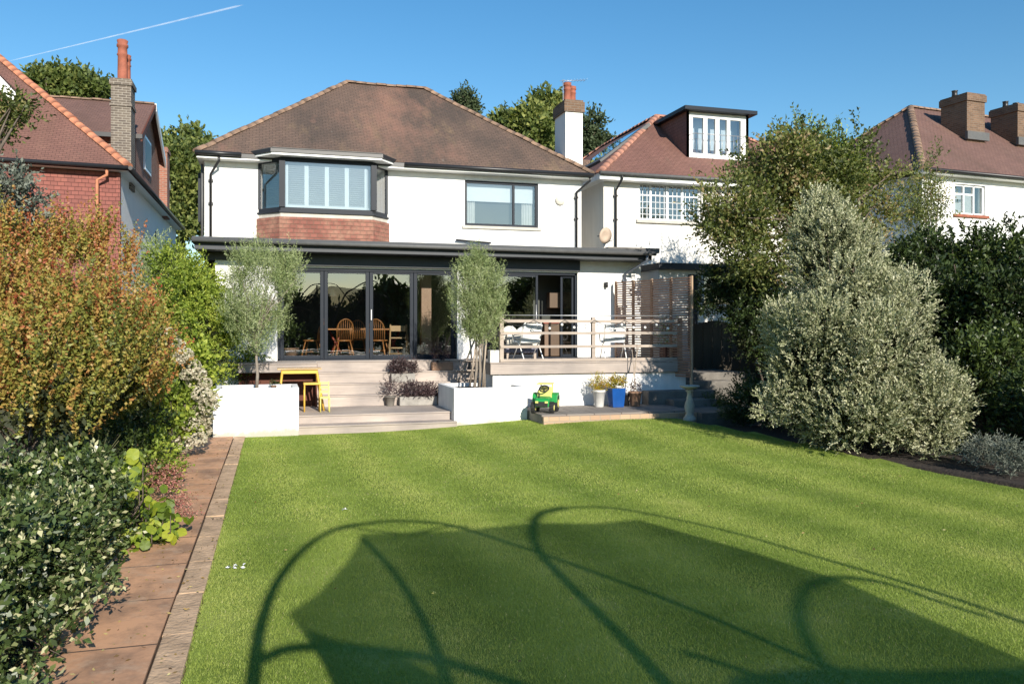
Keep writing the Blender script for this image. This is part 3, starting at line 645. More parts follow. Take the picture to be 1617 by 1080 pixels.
# chimney
def chimney(parent, px0, px1, Y, depth, zbase, ytop, mat, cap_mat, capmm=(.05, .3), pots=(), potm='terracotta', potr=.12, pottop=None, band=None):
    x0, x1 = X_(px0, Y), X_(px1, Y); zt_ = at((px0+px1)/2, ytop, Y)[2]
    c = MB().box(x0, x1, Y, Y+depth, zbase, zt_-capmm[1]).build('chimney', M[mat], parent)
    e = capmm[0]; MB().box(x0-e, x1+e, Y-e, Y+depth+e, zt_-capmm[1], zt_-.06).box(x0-e*.3, x1+e*.3, Y-e*.3, Y+depth+e*.3, zt_-.06, zt_).build('chimney_cap', M[cap_mat], c)
    if band: MB().box(x0-.03, x1+.03, Y-.03, Y+depth+.03, zt_-band-.1, zt_-band).build('brick_band', M[cap_mat], c)
    for (fx, fy, h_, r) in pots:
        p = (x0+(x1-x0)*fx, Y+depth*fy, zt_)
        MB().lathe(p, [(r*1.1, 0), (r*1.1, .04), (r*.9, .06), (r*.85, h_*.6), (r*1.02, h_*.63), (r*.88, h_*.67), (r*.84, h_*.8), (r*1.05, h_*.83), (r*1.05, h_*.88), (r*.86, h_*.9), (r*1.02, h_*.98), (r*.8, h_), (r*.6, h_-.02)], 16).build('chimney_pot', M[potm], c)
    return c
ch = chimney(house, 893, 920, 22.95, .95, 6.3, 158, 'white', 'yellowbrick', (.05, .36), pots=((.3, .3, .58, .12), (.75, .55, .55, .12)))
# TV aerial on chimney
p = Vector(at(890, 250, 23.2)); q = Vector(at(889, 126, 23.2)); m = MB().tube([p, q], .012, 6); b0 = q+Vector((0, 0, -.05)); b1 = b0+Vector((.75, .1, .12)); m.tube([b0+Vector((-.1, 0, 0)), b1], .008, 5)
for k in range(8):
    c_ = b0.lerp(b1, k/7); m.tube([c_+Vector((0, -.16, 0)), c_+Vector((0, .16, 0))], .004, 4)
m.build('aerial', M['galv'], ch)
MB().tube([at(918, 300, 23.1), at(918, 262, 23.1)], .02, 5)
# small red pot on the far slope
p = at(826, 222, 25.4); 
MB().lathe((p[0], p[1], p[2]-.1), [(.1, -.5), (.1, .02), (.12, .04), (.085, .15), (.1, .18), (.08, .2)], 12).build('roof_vent', M['terracotta'], house)
# alarm box
p = at(884, 317, YU)
MB().lathe((0, 0, 0), [(.0, 0), (.14, .0), (.15, .03), (.12, .07), (.0, .075)], 20).build('alarm_box', M['canvas'], house, world=False)
o = bpy.data.objects['alarm_box']; o.location = Vector((p[0], p[1], p[2]))-off(house); o.rotation_euler = (PI/2, 0, 0)
# oriel + pipe on the left flank
bx('side_window', M['alu'], house, XL-.2, XL-.002, YU+.5, YU+1.5, 4.9, 6.2)
m = MB().tube([(XL-.08, YU+.3, EAVE-.1), (XL-.08, YU+.3, 4.2)], .035, 8); m.build('waste_pipe', M['lead'], house)
# ---- extension
EX0, EX1 = X_(340, YE), X_(1012, YE); RZ = 4.07
dx0, dx1 = X_(438, YE), X_(722, YE); sx0, sx1 = X_(760, YE), X_(912, YE); HZ = at(650, 426, YE)[2]
m = MB(); wall_holes(m, EX0, EX1, 0, 3.86, YE, .28, [(dx0, dx1, DZ, HZ), (sx0, sx1, DZ, HZ)])
m.quad((EX0, YE, 0), (EX0, YE, 3.86), (EX0, YU, 3.86), (EX0, YU, 0)).quad((EX1, YE, 0), (EX1, 31, 0), (EX1, 31, 3.86), (EX1, YE, 3.86))
m.quad((EX0, YE, 3.858), (EX1, YE, 3.858), (EX1, 31, 3.858), (EX0, 31, 3.858))
m.build('extension_wall', M['white'], house)
fr0 = X_(303, 19.1); fr1 = X_(1034, 19.05)
bx('flat_roof', M['flat'], house, fr0, fr1, 19.05, YU-.002, 3.93, RZ, .01)
bx('roof_soffit', M['navy'], house, fr0+.05, fr1-.05, 19.12, YU-.01, 3.8, 3.927)
MB().tube([(fr0, 19.0, 3.985), (fr1, 19.0, 3.955)], .05, 10).build('gutter', M['lead'], house)
bx('dark_fascia', M['navy'], house, X_(452, YE), sx1+.03, YE-.1, YE-.004, HZ+.04, 3.797)
bx('concrete_lintel', M['flat'], house, EX0-.3, X_(452, YE)-.003, YE-.06, YE-.004, 3.62, 3.797)
o = downpipe(house, 985, YE, 3.9, DZ, .75, .28, 'alulight')
# folding doors
def door_leaf(x0, x1, y, parent, mat='alu', fw=.085, handle=False, ang=0):
    f = window('folding_door', x0+.004, x1-.004, DZ+.03, HZ-.03, y, parent, M[mat], fw, glass='doorglass', depth=.06)
    if handle: MB().box(x0+.03, x0+.05, y-.05, y-.002, DZ+.95, DZ+1.2).build('handle', M['galv'], f)
    return f
m = MB(); m.box(dx0, dx0+.05, YE+.05, YE+.17, DZ, HZ).box(dx1-.05, dx1, YE+.05, YE+.17, DZ, HZ).box(dx0, dx1, YE+.05, YE+.17, HZ-.06, HZ+.0).box(dx0, dx1, YE+.05, YE+.17, DZ-.03, DZ+.028)
m.build('door_frame', M['alu'], house)
edges = [X_(q, YE) for q in (442, 512, 584, 654, 719)]
for k in range(4): door_leaf(edges[k], edges[k+1], YE+.08, house, handle=(k == 2))
m = MB(); m.box(sx0, sx0+.05, YE+.05, YE+.2, DZ, HZ).box(sx1-.05, sx1, YE+.05, YE+.2, DZ, HZ).box(sx0, sx1, YE+.05, YE+.2, HZ-.06, HZ).box(sx0, sx1, YE+.05, YE+.2, DZ-.03, DZ+.028)
m.build('door_frame', M['alu'], house)
sm_ = X_(851, YE)
f = window('sliding_door', sx0+.05, sm_, DZ+.03, HZ-.06, YE+.07, house, M['alu'], .06, glass='doorglass', depth=.05)
MB().tube([(sm_-.06, YE+.03, DZ+.75), (sm_-.06, YE+.03, DZ+1.35)], .014, 8).build('handle', M['galv'], f)
f = window('sliding_door', X_(888, YE)+.0, sx1-.05, DZ+.03, HZ-.06, YE+.14, house, M['alu'], .06, glass='doorglass', depth=.05)
# wall lamp + tap
p = at(956, 450, YE); m = MB().box(p[0]-.05, p[0]+.05, YE-.04, YE, p[2]-.06, p[2]+.06); m.tube([(p[0], YE-.09, p[2]-.07), (p[0], YE-.09, p[2]+.07)], .035, 10); m.build('wall_lamp', M['blackp'], house)
m = MB().tube([at(720, 379, 22.7), at(775, 384, 22.7)], .03, 6); m.build('waste_pipe', M['blackp'], house)
# interior
RY = 26.3
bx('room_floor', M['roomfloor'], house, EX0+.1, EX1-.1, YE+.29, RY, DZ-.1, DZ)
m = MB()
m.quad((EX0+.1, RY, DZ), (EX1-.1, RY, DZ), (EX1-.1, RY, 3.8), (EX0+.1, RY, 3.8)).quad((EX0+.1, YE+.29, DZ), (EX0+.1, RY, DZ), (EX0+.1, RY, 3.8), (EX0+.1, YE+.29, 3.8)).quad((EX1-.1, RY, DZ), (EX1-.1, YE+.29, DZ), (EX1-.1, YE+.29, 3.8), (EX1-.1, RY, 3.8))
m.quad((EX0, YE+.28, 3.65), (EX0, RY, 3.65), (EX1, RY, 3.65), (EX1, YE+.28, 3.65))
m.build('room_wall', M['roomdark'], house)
pxx = X_(672, YE+.9); bx('pillar', M['pillar'], house, pxx-.13, pxx+.12, YE+.75, YE+1.0, DZ+.001, 3.64)
a, b2 = X_(600, RY-.05), X_(634, RY-.05)
m = MB().box(a, a+.08, RY-.06, RY-.01, DZ, DZ+2.05).box(b2-.08, b2, RY-.06, RY-.01, DZ, DZ+2.05).box(a, b2, RY-.06, RY-.01, DZ+2.05, DZ+2.15); m.build('inner_doorway', M['roomwall'], house)
# kitchen units seen through the open slider
ky = 20.75
bx('kitchen_unit', M['cream'], house, X_(868, ky), X_(905, ky), ky, ky+.25, DZ+1.3, DZ+1.72, .01)
bx('kitchen_unit', M['cream'], house, X_(858, ky), X_(910, ky), ky-.1, ky+.4, DZ+.02, DZ+.88, .01)
bx('kitchen_worktop', M['redwood'], house, X_(856, ky), X_(912, ky), ky-.13, ky+.42, DZ+.883, DZ+.92, .005)
bx('kitchen_wall', M['roomwall'], house, X_(850, ky), EX1-.12, ky+.45, ky+.6, DZ+.002, 3.64)
# ================================================================== DECK, STEPS, PATIO
deck = thing('deck', 'raised weathered timber deck with white rendered base and broad timber steps', 'deck', (4, 17.4, 0))
YD = 17.4; DX0, DX1 = X_(775, YD), X_(1086, YD)
def boards(name, x0, x1, y0, y1, z, mat='deck', bw_=.145, gap=.006, th=.028, parent=deck):
    m = MB(); y = y0
    while y < y1-.02:
        yy = min(y+bw_, y1); m.box(x0, x1, y, yy-gap, z-th+random.uniform(-.001, .001), z); y += bw_
    return m.build(name, M[mat], parent, .004)
boards('deck_boards', DX0-.02, DX1+.02, YD-.03, YE+.04, DZ)
xs0, xs1 = .35, DX0-.04                  # step flight between planters
boards('deck_boards', X_(376, 18.5), X_(503, 18.0), 18.45, YE+.04, DZ); boards('deck_boards', X_(503, 18.0)+.004, DX0-.03, 19.33, YE+.04, DZ)
m = MB().box(DX0-.01, DX1+.01, YD-.02, YD+.02, DZ-.26, DZ-.034).box(DX0-.01, DX0+.03, YD+.023, 19.78, DZ-.26, DZ-.034); m.build('fascia_board', M['deck'], deck, .004)
m = MB().box(DX0+.06, DX1-.02, YD+.06, YD+.25, 0, DZ-.262).box(DX0+.06, DX0+.2, YD+.252, 19.78, 0, DZ-.262); m.build('base_wall', M['planter'], deck)
# steps
PZ = .34; nst = 4; rise = (DZ-PZ)/nst; sy = 19.33
step_x0 = X_(503, 18.0)
for k in range(1, nst):
    z = DZ-rise*k; y0 = sy-.25*k
    boards('step_tread', step_x0, xs1, y0, y0+.29, z)
    MB().box(step_x0+.01, xs1-.01, y0+.02+.25, y0+.045+.25, z, z+rise-.03).build('step_riser', M['deck'], deck)
y0 = sy-.25*(nst-1); MB().box(step_x0+.01, xs1-.01, y0+.02, y0+.045, PZ, PZ+rise-.03).build('step_riser', M['deck'], deck)
MB().box(X_(376, 18.5), step_x0-.01, 18.47, 18.5, DZ-.2, DZ-.03).build('fascia_board', M['deck'], deck)
MB().box(X_(376, 18.5), step_x0-.01, 18.9, 18.95, 0, DZ-.1).box(step_x0-.03, step_x0, 18.5, 19.7, PZ, DZ-.03).build('under_deck_panel', M['crate'], deck)
boards('lower_platform', X_(376, 17.2), DX0+.04, 16.86, 19.4, PZ)
MB().box(.5, 3.62, 16.88, 16.91, .17, PZ-.03).build('step_riser', M['deck'], deck)
boards('step_tread', .33, 3.62, 16.47, 16.9, .17)
MB().box(.33, 3.62, 16.49, 16.53, -.03, .14).build('step_riser', M['deck'], deck)
MB().box(3.64, DX0+.04, 16.9, 16.95, 0, PZ-.03).build('fascia_board', M['deck'], deck)
# patio on the right
pz = .33; px0, px1 = 5.19, 8.6
struct(MB().box(px0, px1, 15.72, YD+.06, .1, pz).build('patio', M['paving']))
M['kerb'] = bricks('patio_brick_edge', (0.42, 0.27, 0.18), (0.5, 0.36, 0.24), (0.4, 0.33, 0.25), 0.22, 0.2, .01)
struct(MB().box(px0, px1+.0, 15.6, 15.717, .05, pz-.03).build('patio_kerb', M['kerb'], bevel=.01))
# stone steps at the right
m = MB()
t = thing('garden_steps', 'dark stone garden steps rising behind the sundial pedestal', 'steps', (9.0, 17.6, .2))
for k, (x0, x1, y0, y1, z) in enumerate([(8.0, 9.7, 16.7, 18.6, .47), (8.2, 9.9, 17.1, 18.9, .64), (8.9, 10.6, 17.5, 19.2, .82), (9.3, 11.2, 17.9, 19.9, 1.0)]):
    if k == 0: x0 = 8.62
    MB().box(x0, x1, y0, y1, .0, z).build('step', M['stonedark'], t, .02)
struct(MB().box(8.6, 11, 15.4, 20, -.02, .3).build('side_path', M['stonedark']))
# planters
def planter(x0, x1, y0, y1, z1, label):
    t = thing('planter', label, 'planter', ((x0+x1)/2, (y0+y1)/2, 0))
    m = MB(); w_ = .12
    i0 = 0
    m.v = [(x0, y0, -.02), (x1, y0, -.02), (x1, y1, -.02), (x0, y1, -.02), (x0, y0, z1), (x1, y0, z1), (x1, y1, z1), (x0, y1, z1),
           (x0+w_, y0+w_, z1), (x1-w_, y0+w_, z1), (x1-w_, y1-w_, z1), (x0+w_, y1-w_, z1), (x0+w_, y0+w_, z1-.2), (x1-w_, y0+w_, z1-.2), (x1-w_, y1-w_, z1-.2), (x0+w_, y1-w_, z1-.2)]
    for a in range(4):
        b = (a+1) % 4; m.f += [(a, b, 4+b, 4+a), (4+a, 4+b, 8+b, 8+a), (8+a, 8+b, 12+b, 12+a)]
    m.f.append((0, 3, 2, 1)); m.sm = [False]*len(m.f)
    m.build('planter_wall', M['planter'], t, .012)
    MB().quad((x0+w_, y0+w_, z1-.08), (x1-w_, y0+w_, z1-.08), (x1-w_, y1-w_, z1-.08), (x0+w_, y1-w_, z1-.08)).build('planter_soil', M['soil'], t)
    return t
PL0, PL1 = X_(336, 16.4), X_(472, 16.4); PLZ = at(400, 613, 16.4)[2]
planter(PL0, PL1, 16.4, 17.5, PLZ, 'long white rendered planter on the left holding a slender olive tree')
PR0, PR1 = X_(717, 16.6), X_(833, 16.6); PRZ = at(775, 612, 16.6)[2]
planter(PR0, PR1, 16.6, 18.3, PRZ, 'white rendered planter beside the toy tractor, holding a staked olive tree')
# railing
rail = thing('railing', 'pale timber deck railing with three rails and a steel wire on top', 'railing', ((DX0+DX1)/2, YD+.04, DZ))
yr = YD+.05; RX = [X_(792, yr), X_(937, yr), X_(1074, yr)]
for k, x in enumerate(RX): MB().box(x-.045, x+.045, yr-.03, yr+.06, DZ-.1 if k == 1 else DZ, DZ+1.0).build('post', M['railwood'], rail, .006)
for z, h_ in ((.93, .05), (.66, .045), (.36, .045), (.06, .05)):
    MB().box(RX[0]-.04, RX[2]+.04, yr-.055, yr-.033, DZ+z-h_, DZ+z+h_*.3).build('rail', M['railwood'], rail, .004)
MB().tube([(RX[0], yr, DZ+1.04), (RX[2], yr, DZ+1.04)], .011, 6).build('handrail', M['galv'], rail)
for z in (.93, .66, .36): MB().box(RX[2]-.01, RX[2]+.02, yr+.06, yr+1.0, DZ+z-.045, DZ+z+.013).build('rail', M['railwood'], rail, .004)
# festoon lights on the rail
fl = thing('string_light', 'string of round white bulbs hung along the deck railing', 'string lights', (RX[0], yr-.08, DZ+.9))
pts = []
for k in range(61):
    t_ = k/60; x = RX[0]+(RX[2]-RX[0])*t_; s_ = (t_*6) % 1; pts.append((x, yr-.085, DZ+.94-.13*4*s_*(1-s_)))
MB().tube(pts, .006, 4).build('cable', M['blackp'], fl)
for k in range(3, 60, 4): 
    p = pts[k]; MB().ball((p[0], p[1], p[2]-.06), .032, 8).build('bulb', M['bulb'], fl)
# trellis screen
ta, tb = Vector((X_(971, 19.6), 19.6, 0)), Vector((X_(1090, 17.0), 17.0, 0)); tr = thing('trellis_screen', 'tall slatted cedar privacy screen at the right end of the deck', 'trellis', ta)
dv = (tb-ta); ln = dv.length; T0 = Matrix.Translation(ta) @ Matrix.Rotation(math.atan2(dv.y, dv.x), 4, 'Z')
zt_ = 3.22; nsl = 40; m = MB()
for k in range(nsl):
    z = .95+(zt_-.95)*k/(nsl-1); s_ = 1+.03*k/nsl; m.box(0, ln, -.012, .012, z, z+.032, T0)
m.build('slats', M['trellis'], tr)
for k in range(5):
    x = ln*k/4; MB().box(x-.03, x+.03, .014, .06, .5, zt_+.06, T0).build('post', M['trelpost'], tr)
# front facing slatted panel against the wall
# ================================================================== GARDEN FURNITURE
# yellow table
ty = 17.62; tx0, tx1 = X_(438, ty), X_(508, ty); th_ = .9
tab = thing('garden_table', 'small yellow wooden table with splayed legs on the lower platform', 'table', ((tx0+tx1)/2, ty+.25, PZ))
MB().box(tx0, tx1, ty, ty+.5, PZ+th_-.03, PZ+th_).build('tabletop', M['pinepale'], tab, .006)
MB().box(tx0+.08, tx1-.08, ty+.04, ty+.46, PZ+th_-.11, PZ+th_-.032).build('apron', M['yellow'], tab)
for sx, bxx in ((tx0+.1, tx0+.0), (tx1-.1, tx1+.05)):
    for yy in (ty+.06, ty+.44): MB().tube([(bxx, yy, PZ), (sx, yy, PZ+th_-.05)], .026, 4).build('leg', M['yellow'], tab)
sx0_, sx1_ = X_(481, ty-.1), X_(505, ty-.1)
stl = thing('stool', 'low yellow stool tucked under the yellow table', 'stool', ((sx0_+sx1_)/2, ty+.05, PZ))
MB().box(sx0_-.02, sx1_+.02, ty-.1, ty+.2, PZ+.56, PZ+.6).build('seat', M['yellow'], stl, .006)
for a in (sx0_, sx1_): 
    for yy in (ty-.07, ty+.17): MB().tube([(a, yy, PZ), (a, yy, PZ+.57)], .016, 6).build('leg', M['yellow'], stl)
# child's yellow slatted chair leaning beside
cx = X_(513, ty-.15)
cc_ = thing('child_chair', 'small pale yellow slatted chair standing against the table end', 'chair', (cx, ty-.1, PZ))
MB().box(cx-.1, cx+.1, ty-.25, ty+.02, PZ+.28, PZ+.31).build('seat', M['toyyellow'], cc_, .005)
for a in (-.09, .09):
    MB().tube([(cx+a, ty-.23, PZ), (cx+a, ty-.23, PZ+.3)], .012, 6).build('leg', M['toyyellow'], cc_); MB().tube([(cx+a, ty+.0, PZ), (cx+a, ty+.05, PZ+.62)], .012, 6).build('leg', M['toyyellow'], cc_)
m = MB()
for k in range(3): m.box(cx-.09, cx+.09, ty+.02, ty+.04, PZ+.38+k*.09, PZ+.43+k*.09)
m.build('backrest', M['toyyellow'], cc_)
# white metal garden chairs on the deck (backs to the camera)
def garden_chair(px, y, rot, label):
    t = thing('garden_chair', label, 'chair', (X_(px, y), y, DZ), rot, 'white tubular garden chairs on the deck')
    r = .013
    for s_ in (-1, 1):
        MB().tube([(s_*.25, -.32, 0), (s_*.25, -.05, .42), (s_*.25, .2, .44)], r, 6).build('leg', M['whitepaint'], t, world=False)
        MB().tube([(s_*.25, .28, 0), (s_*.25, .0, .36), (s_*.24, -.16, .5)], r, 6).build('leg', M['whitepaint'], t, world=False)
        MB().tube([(s_*.27, -.2, .62), (s_*.28, .2, .64), (s_*.26, .22, .44)], r*1.1, 6).build('armrest', M['whitepaint'], t, world=False)
    MB().tube([(-.25, -.1, .4), (-.24, -.24, .82), (-.19, -.27, .89), (.19, -.27, .89), (.24, -.24, .82), (.25, -.1, .4)], r*1.2, 6).build('back_frame', M['whitepaint'], t, world=False)
    m = MB()
    for k in range(9):
        z = .46+k*.045; m.box(-.23, .23, -.13-.135*(z-.4)/.42-.006, -.13-.135*(z-.4)/.42+.004, z, z+.03)
    m.build('backrest', M['whitepaint'], t, world=False)
    MB().box(-.24, .24, -.14, .24, .42, .47).build('seat', M['whitepaint'], t, .015, world=False)
    MB().tube([(-.25, -.31, .02), (.25, -.31, .02)], r, 6).build('crossbar', M['whitepaint'], t, world=False)
    MB().box(-.2, .2, -.12, .2, .472, .53).build('cushion', M['canvas'], t, .025, world=False)
    return t
garden_chair(833, 17.95, R(12), 'white tubular garden chair in front of the open sliding door')
garden_chair(968, 17.9, R(-10), 'white tubular garden chair beside the slatted trellis screen')
# outdoor sofa
so = thing('garden_sofa', 'low outdoor sofa with pale scatter cushions behind the deck railing', 'sofa', (X_(812, 18.6), 18.6, DZ))
a, b2 = X_(797, 18.5), X_(846, 18.5)
MB().box(a, b2, 18.35, 19.0, DZ+.18, DZ+.38).build('seat', M['purple'], so, .03)
MB().box(a, b2, 18.3, 18.42, DZ+.3, DZ+.62).build('backrest', M['canvas'], so, .03)
for x in (a+.05, b2-.05): MB().box(x-.03, x+.03, 18.4, 18.46, DZ, DZ+.18).build('leg', M['railwood'], so)
def cushion(px, y, z, s, label, mat='canvas', rot=0):
    m = MB().ball((0, 0, 0), s, 10, 1, .35, 1); o = m.build('cushion', M[mat]); o.location = (X_(px, y), y, z+s*.9); o.rotation_euler = (R(-12), R(rot), 0)
    return tag(o, label, 'cushion', 'scatter cushions on the outdoor sofa')
cushion(805, 18.5, DZ+.42, .21, 'pale square cushion at the left end of the outdoor sofa', rot=8); cushion(827, 18.52, DZ+.42, .2, 'pale cushion at the right end of the outdoor sofa beside the chair', 'whitepot', -6)
# white cube pot on deck corner
t = thing('flower_pot', 'white cube pot standing on the deck corner beside the railing end', 'pot', (X_(780, 17.6), 17.6, DZ))
x = X_(780, 17.6)
MB().box(x-.12, x+.12, 17.47, 17.71, DZ, DZ+.27).build('pot', M['whitepot'], t, .01)
foliage('foliage', [(x, 17.59, DZ+.4, .12, .12, .16)], M['olive'], t, 60, 8, .2, .05, .012, up=.9, zmin=DZ+.24)
# pots on the steps with purple foliage
def pot_round(name, label, px, y, z, r, h, mat, group=None, leafargs=None, x=None):
    x = X_(px, y) if x is None else x
    t = thing(name, label, 'pot', (x, y, z), 0, group)
    MB().lathe((x, y, z), [(r*.68, 0), (r*.72, .01), (r*.95, h*.86), (r*1.06, h*.87), (r*1.06, h), (r*.92, h), (r*.88, h-.04), (.01, h-.045)], 20).build('pot', M[mat], t)
    if leafargs:
        lm, n, sz, up, hh = leafargs; foliage('foliage', [(x, y, z+h+hh*.5, r*1.2, r*1.2, hh*.6)], M[lm], t, n, 7, hh*.6, sz, sz*.3, up=up, zmin=z+h*.9)
    return t
sz_ = [DZ-rise*k for k in range(0, 5)]
def trough(px, y, z, w_, label, mat='greypot', leaf='purpleleaf', n=150, h=.2):
    x = X_(px, y); t = thing('plant_trough', label, 'trough', (x, y, z), 0, 'stone troughs on the timber steps')
    MB().box(x-w_/2, x+w_/2, y-.1, y+.1, z, z+h).build('trough', M[mat], t, .015)
    foliage('foliage', [(x-w_*.2, y, z+h+.14, w_*.32, .13, .16), (x+w_*.25, y, z+h+.1, w_*.3, .13, .13)], M[leaf], t, n, 8, .16, .05, .022, up=.6, zmin=z+h*.8)
trough(636, 18.98, sz_[2], .55, 'dark stone trough with purple plants on the upper steps', n=300)
trough(660, 18.42, PZ, .85, 'long speckled stone trough with purple leaves on the lower step', n=420)
trough(698, 19.22, sz_[1], .5, 'short terracotta trough on the top step beside the right planter', 'clay', n=60)
pot_round('flower_pot', 'small dark pot of purple foliage at the foot of the steps', 616, 18.45, PZ, .12, .22, 'stonedark', None, ('purpleleaf', 90, .05, .7, .3))
# white stool behind right planter
t = thing('plant_stand', 'white wooden ladder stand leaning beside the right olive tree', 'stand', (X_(738, 18.5), 18.5, .6))
for (a, b2) in (((722, 606), (752, 530)), ((738, 606), (765, 530)), ((748, 606), (742, 535))): MB().tube([at(a[0], a[1], 18.45), at(b2[0], b2[1], 18.5)], .022, 4).build('leg', M['railwood'], t)
for yy in (598, 585, 570): MB().tube([at(716+(606-yy)*.3, yy, 18.43), at(758, yy, 18.43)], .022, 4).build('rung', M['railwood'], t)
# toy tractor
def tractor():
    p = at(862, 655, 16.15); z = pz+.0
    t = thing('toy_tractor', 'green and yellow ride-on toy tractor parked on the patio', 'toy tractor', (p[0], 16.25, z), R(-28))
    B_ = lambda n, m_, par=t, **k: m_.build(n, M[k.pop('mat')], par, k.pop('bevel', 0), world=False)
    B_('body', MB().box(-.15, .15, -.1, .36, .12, .2), mat='green', bevel=.02)
    B_('bonnet', MB().prism([(-.34, .13), (-.34, .25), (-.28, .31), (-.02, .35), (-.02, .13)], 'x', -.15, .15), mat='green', bevel=.03)
    B_('grille', MB().box(-.13, .13, -.352, -.343, .15, .25), mat='rubber')
    for s_ in (-1, 1):
        for (y_, r, w_) in ((-.2, .115, .09), (.22, .17, .12)):
            x0 = s_*.17; prof = [(r*.55, -w_/2), (r*.92, -w_/2), (r, -w_*.3), (r, w_*.3), (r*.92, w_/2), (r*.55, w_/2)]
            wh = MB().lathe((0, 0, 0), prof, 20)
            for k in range(12):
                a = k*PI/6; Tt = Matrix.Rotation(a, 4, 'Z') @ Matrix.Translation((r, 0, 0)); wh.box(-.01, .012, -.014, .014, -w_*.45, w_*.45, Tt)
            o = wh.build('wheel', M['rubber'], t, world=False); o.location = (x0+s_*w_*.3, y_, r); o.rotation_euler = (0, PI/2, 0)
            hb = MB().lathe((0, 0, 0), [(.01, -w_*.5-.006), (r*.5, -w_*.5-.006), (r*.56, 0), (r*.5, w_*.5+.006), (.01, w_*.5+.006)], 16).build('rim', M['toyyellow'], o, world=False)
        fd = MB().prism([(.04, .2), (.06, .36), (.16, .4), (.34, .4), (.4, .3), (.4, .2), (.36, .33), (.1, .33)], 'x', s_*.2-.07, s_*.2+.07); B_('mudguard', fd, mat='green', bevel=.01)
        B_('headlight', MB().box(s_*.1-.03, s_*.1+.03, -.36, -.354, .22, .26), mat='toyyellow')
    B_('seat', MB().box(-.12, .12, .1, .3, .26, .31).box(-.12, .12, .27, .32, .29, .52), mat='toyyellow', bevel=.02)
    B_('canopy', MB().box(-.15, .15, .0, .1, .3, .47).box(-.14, -.11, .3, .33, .3, .6).box(.11, .14, .3, .33, .3, .6).box(-.17, .17, -.02, .33, .585, .61), mat='toyyellow', bevel=.01)
    o = MB().tube([(.1*math.cos(a), .1*math.sin(a), 0) for a in [2*PI*k/16 for k in range(16)]], .016, 6, closed=True); o.tube([(-.1, 0, 0), (.1, 0, 0)], .012, 5); o.tube([(0, 0, 0), (0, 0, -.15)], .014, 5)
    so_ = B_('steering_wheel', o, mat='rubber'); so_.location = (0, -.04, .5); so_.rotation_euler = (R(35), 0, 0)
    o = MB().tube([(-.08, -.2, .3), (-.08, -.2, .42)], .018, 8); B_('exhaust', o, mat='rubber')
    ld = MB().prism([(-.46, .3), (-.5, .42), (-.38, .45), (-.34, .33)], 'x', -.2, -.02)
    t.scale = (.98, .98, .98)
tractor()
# pots right
t = thing('flower_pot', 'square blue glazed pot with yellow flowering plant on the patio', 'pot', (X_(972, 16.9), 16.9, pz))
x = X_(973, 16.9); m = MB(); a, b2 = .13, .165; h_ = .42
m.v = [(x-a, 16.9-a, pz), (x+a, 16.9-a, pz), (x+a, 16.9+a, pz), (x-a, 16.9+a, pz), (x-b2, 16.9-b2, pz+h_), (x+b2, 16.9-b2, pz+h_), (x+b2, 16.9+b2, pz+h_), (x-b2, 16.9+b2, pz+h_)]
m.f = [(0, 1, 5, 4), (1, 2, 6, 5), (2, 3, 7, 6), (3, 0, 4, 7), (4, 5, 6, 7), (0, 3, 2, 1)]; m.sm = [False]*6
m.build('pot', M['blue'], t, .01); foliage('foliage', [(x, 16.9, pz+.52, .17, .17, .13)], M['flowery'], t, 160, 7, .12, .045, .022, up=.6, zmin=pz+.4)
pot_round('flower_pot', 'pale round pot with yellow leaves left of the blue pot', 946, 17.0, pz, .14, .38, 'whitepot', None, ('flowery', 190, .05, .6, .26))
t = pot_round('flower_pot', 'brown clay pot with tall leaning canes right of the blue pot', 1003, 16.95, pz, .15, .33, 'clay', None, ('purpleleaf', 40, .05, .6, .15))
for (a, b2) in (((993, 632), (1008, 548)), ((1000, 632), (1006, 545)), ((1006, 632), (998, 552))): MB().tube([at(a[0], a[1], 16.95), at(b2[0], b2[1], 17.2)], .009, 5).build('cane', M['stake'], t)
pot_round('flower_pot', 'dark plastic pot between the blue pot and the clay pot', 988, 17.1, pz, .11, .28, 'blackp')
# pedestal
p = gnd(1089, 663, .2)
t = thing('pedestal', 'pale stone baluster pedestal at the lawn corner by the dark steps', 'pedestal', (p[0], p[1], .2))
k = 1.0
MB().lathe((p[0], p[1], .17), [(.13, 0), (.13, .06), (.1, .1), (.075, .16), (.1, .26), (.105, .32), (.07, .44), (.05, .56), (.055, .6), (.09, .63), (.05, .65)], 20).build('baluster', M['concrete'], t)
MB().lathe((p[0], p[1], .82), [(.05, 0), (.14, .03), (.2, .06), (.2, .085), (.17, .085), (.12, .06), (.01, .05)], 24).build('bowl', M['concrete'], t)
# crate with plant on deck right
t = thing('plant_crate', 'dark red wooden crate of leafy plants behind the railing end', 'crate', (X_(1058, 17.9), 17.9, DZ))
x = X_(1058, 17.9); m = MB()
for k in range(4): m.box(x-.2, x+.2, 17.72, 17.735, DZ+.02+k*.08, DZ+.09+k*.08).box(x-.2, x+.2, 18.05, 18.065, DZ+.02+k*.08, DZ+.09+k*.08).box(x-.205, x-.19, 17.735, 18.05, DZ+.02+k*.08, DZ+.09+k*.08)
m.box(x-.19, x+.19, 17.74, 18.04, DZ+.01, DZ+.28); m.build('crate', M['crate'], t)
foliage('foliage', [(x-.1, 17.9, DZ+.55, .2, .18, .25)], M['olive'], t, 90, 7, .3, .06, .025, up=1.0, zmin=DZ+.3)
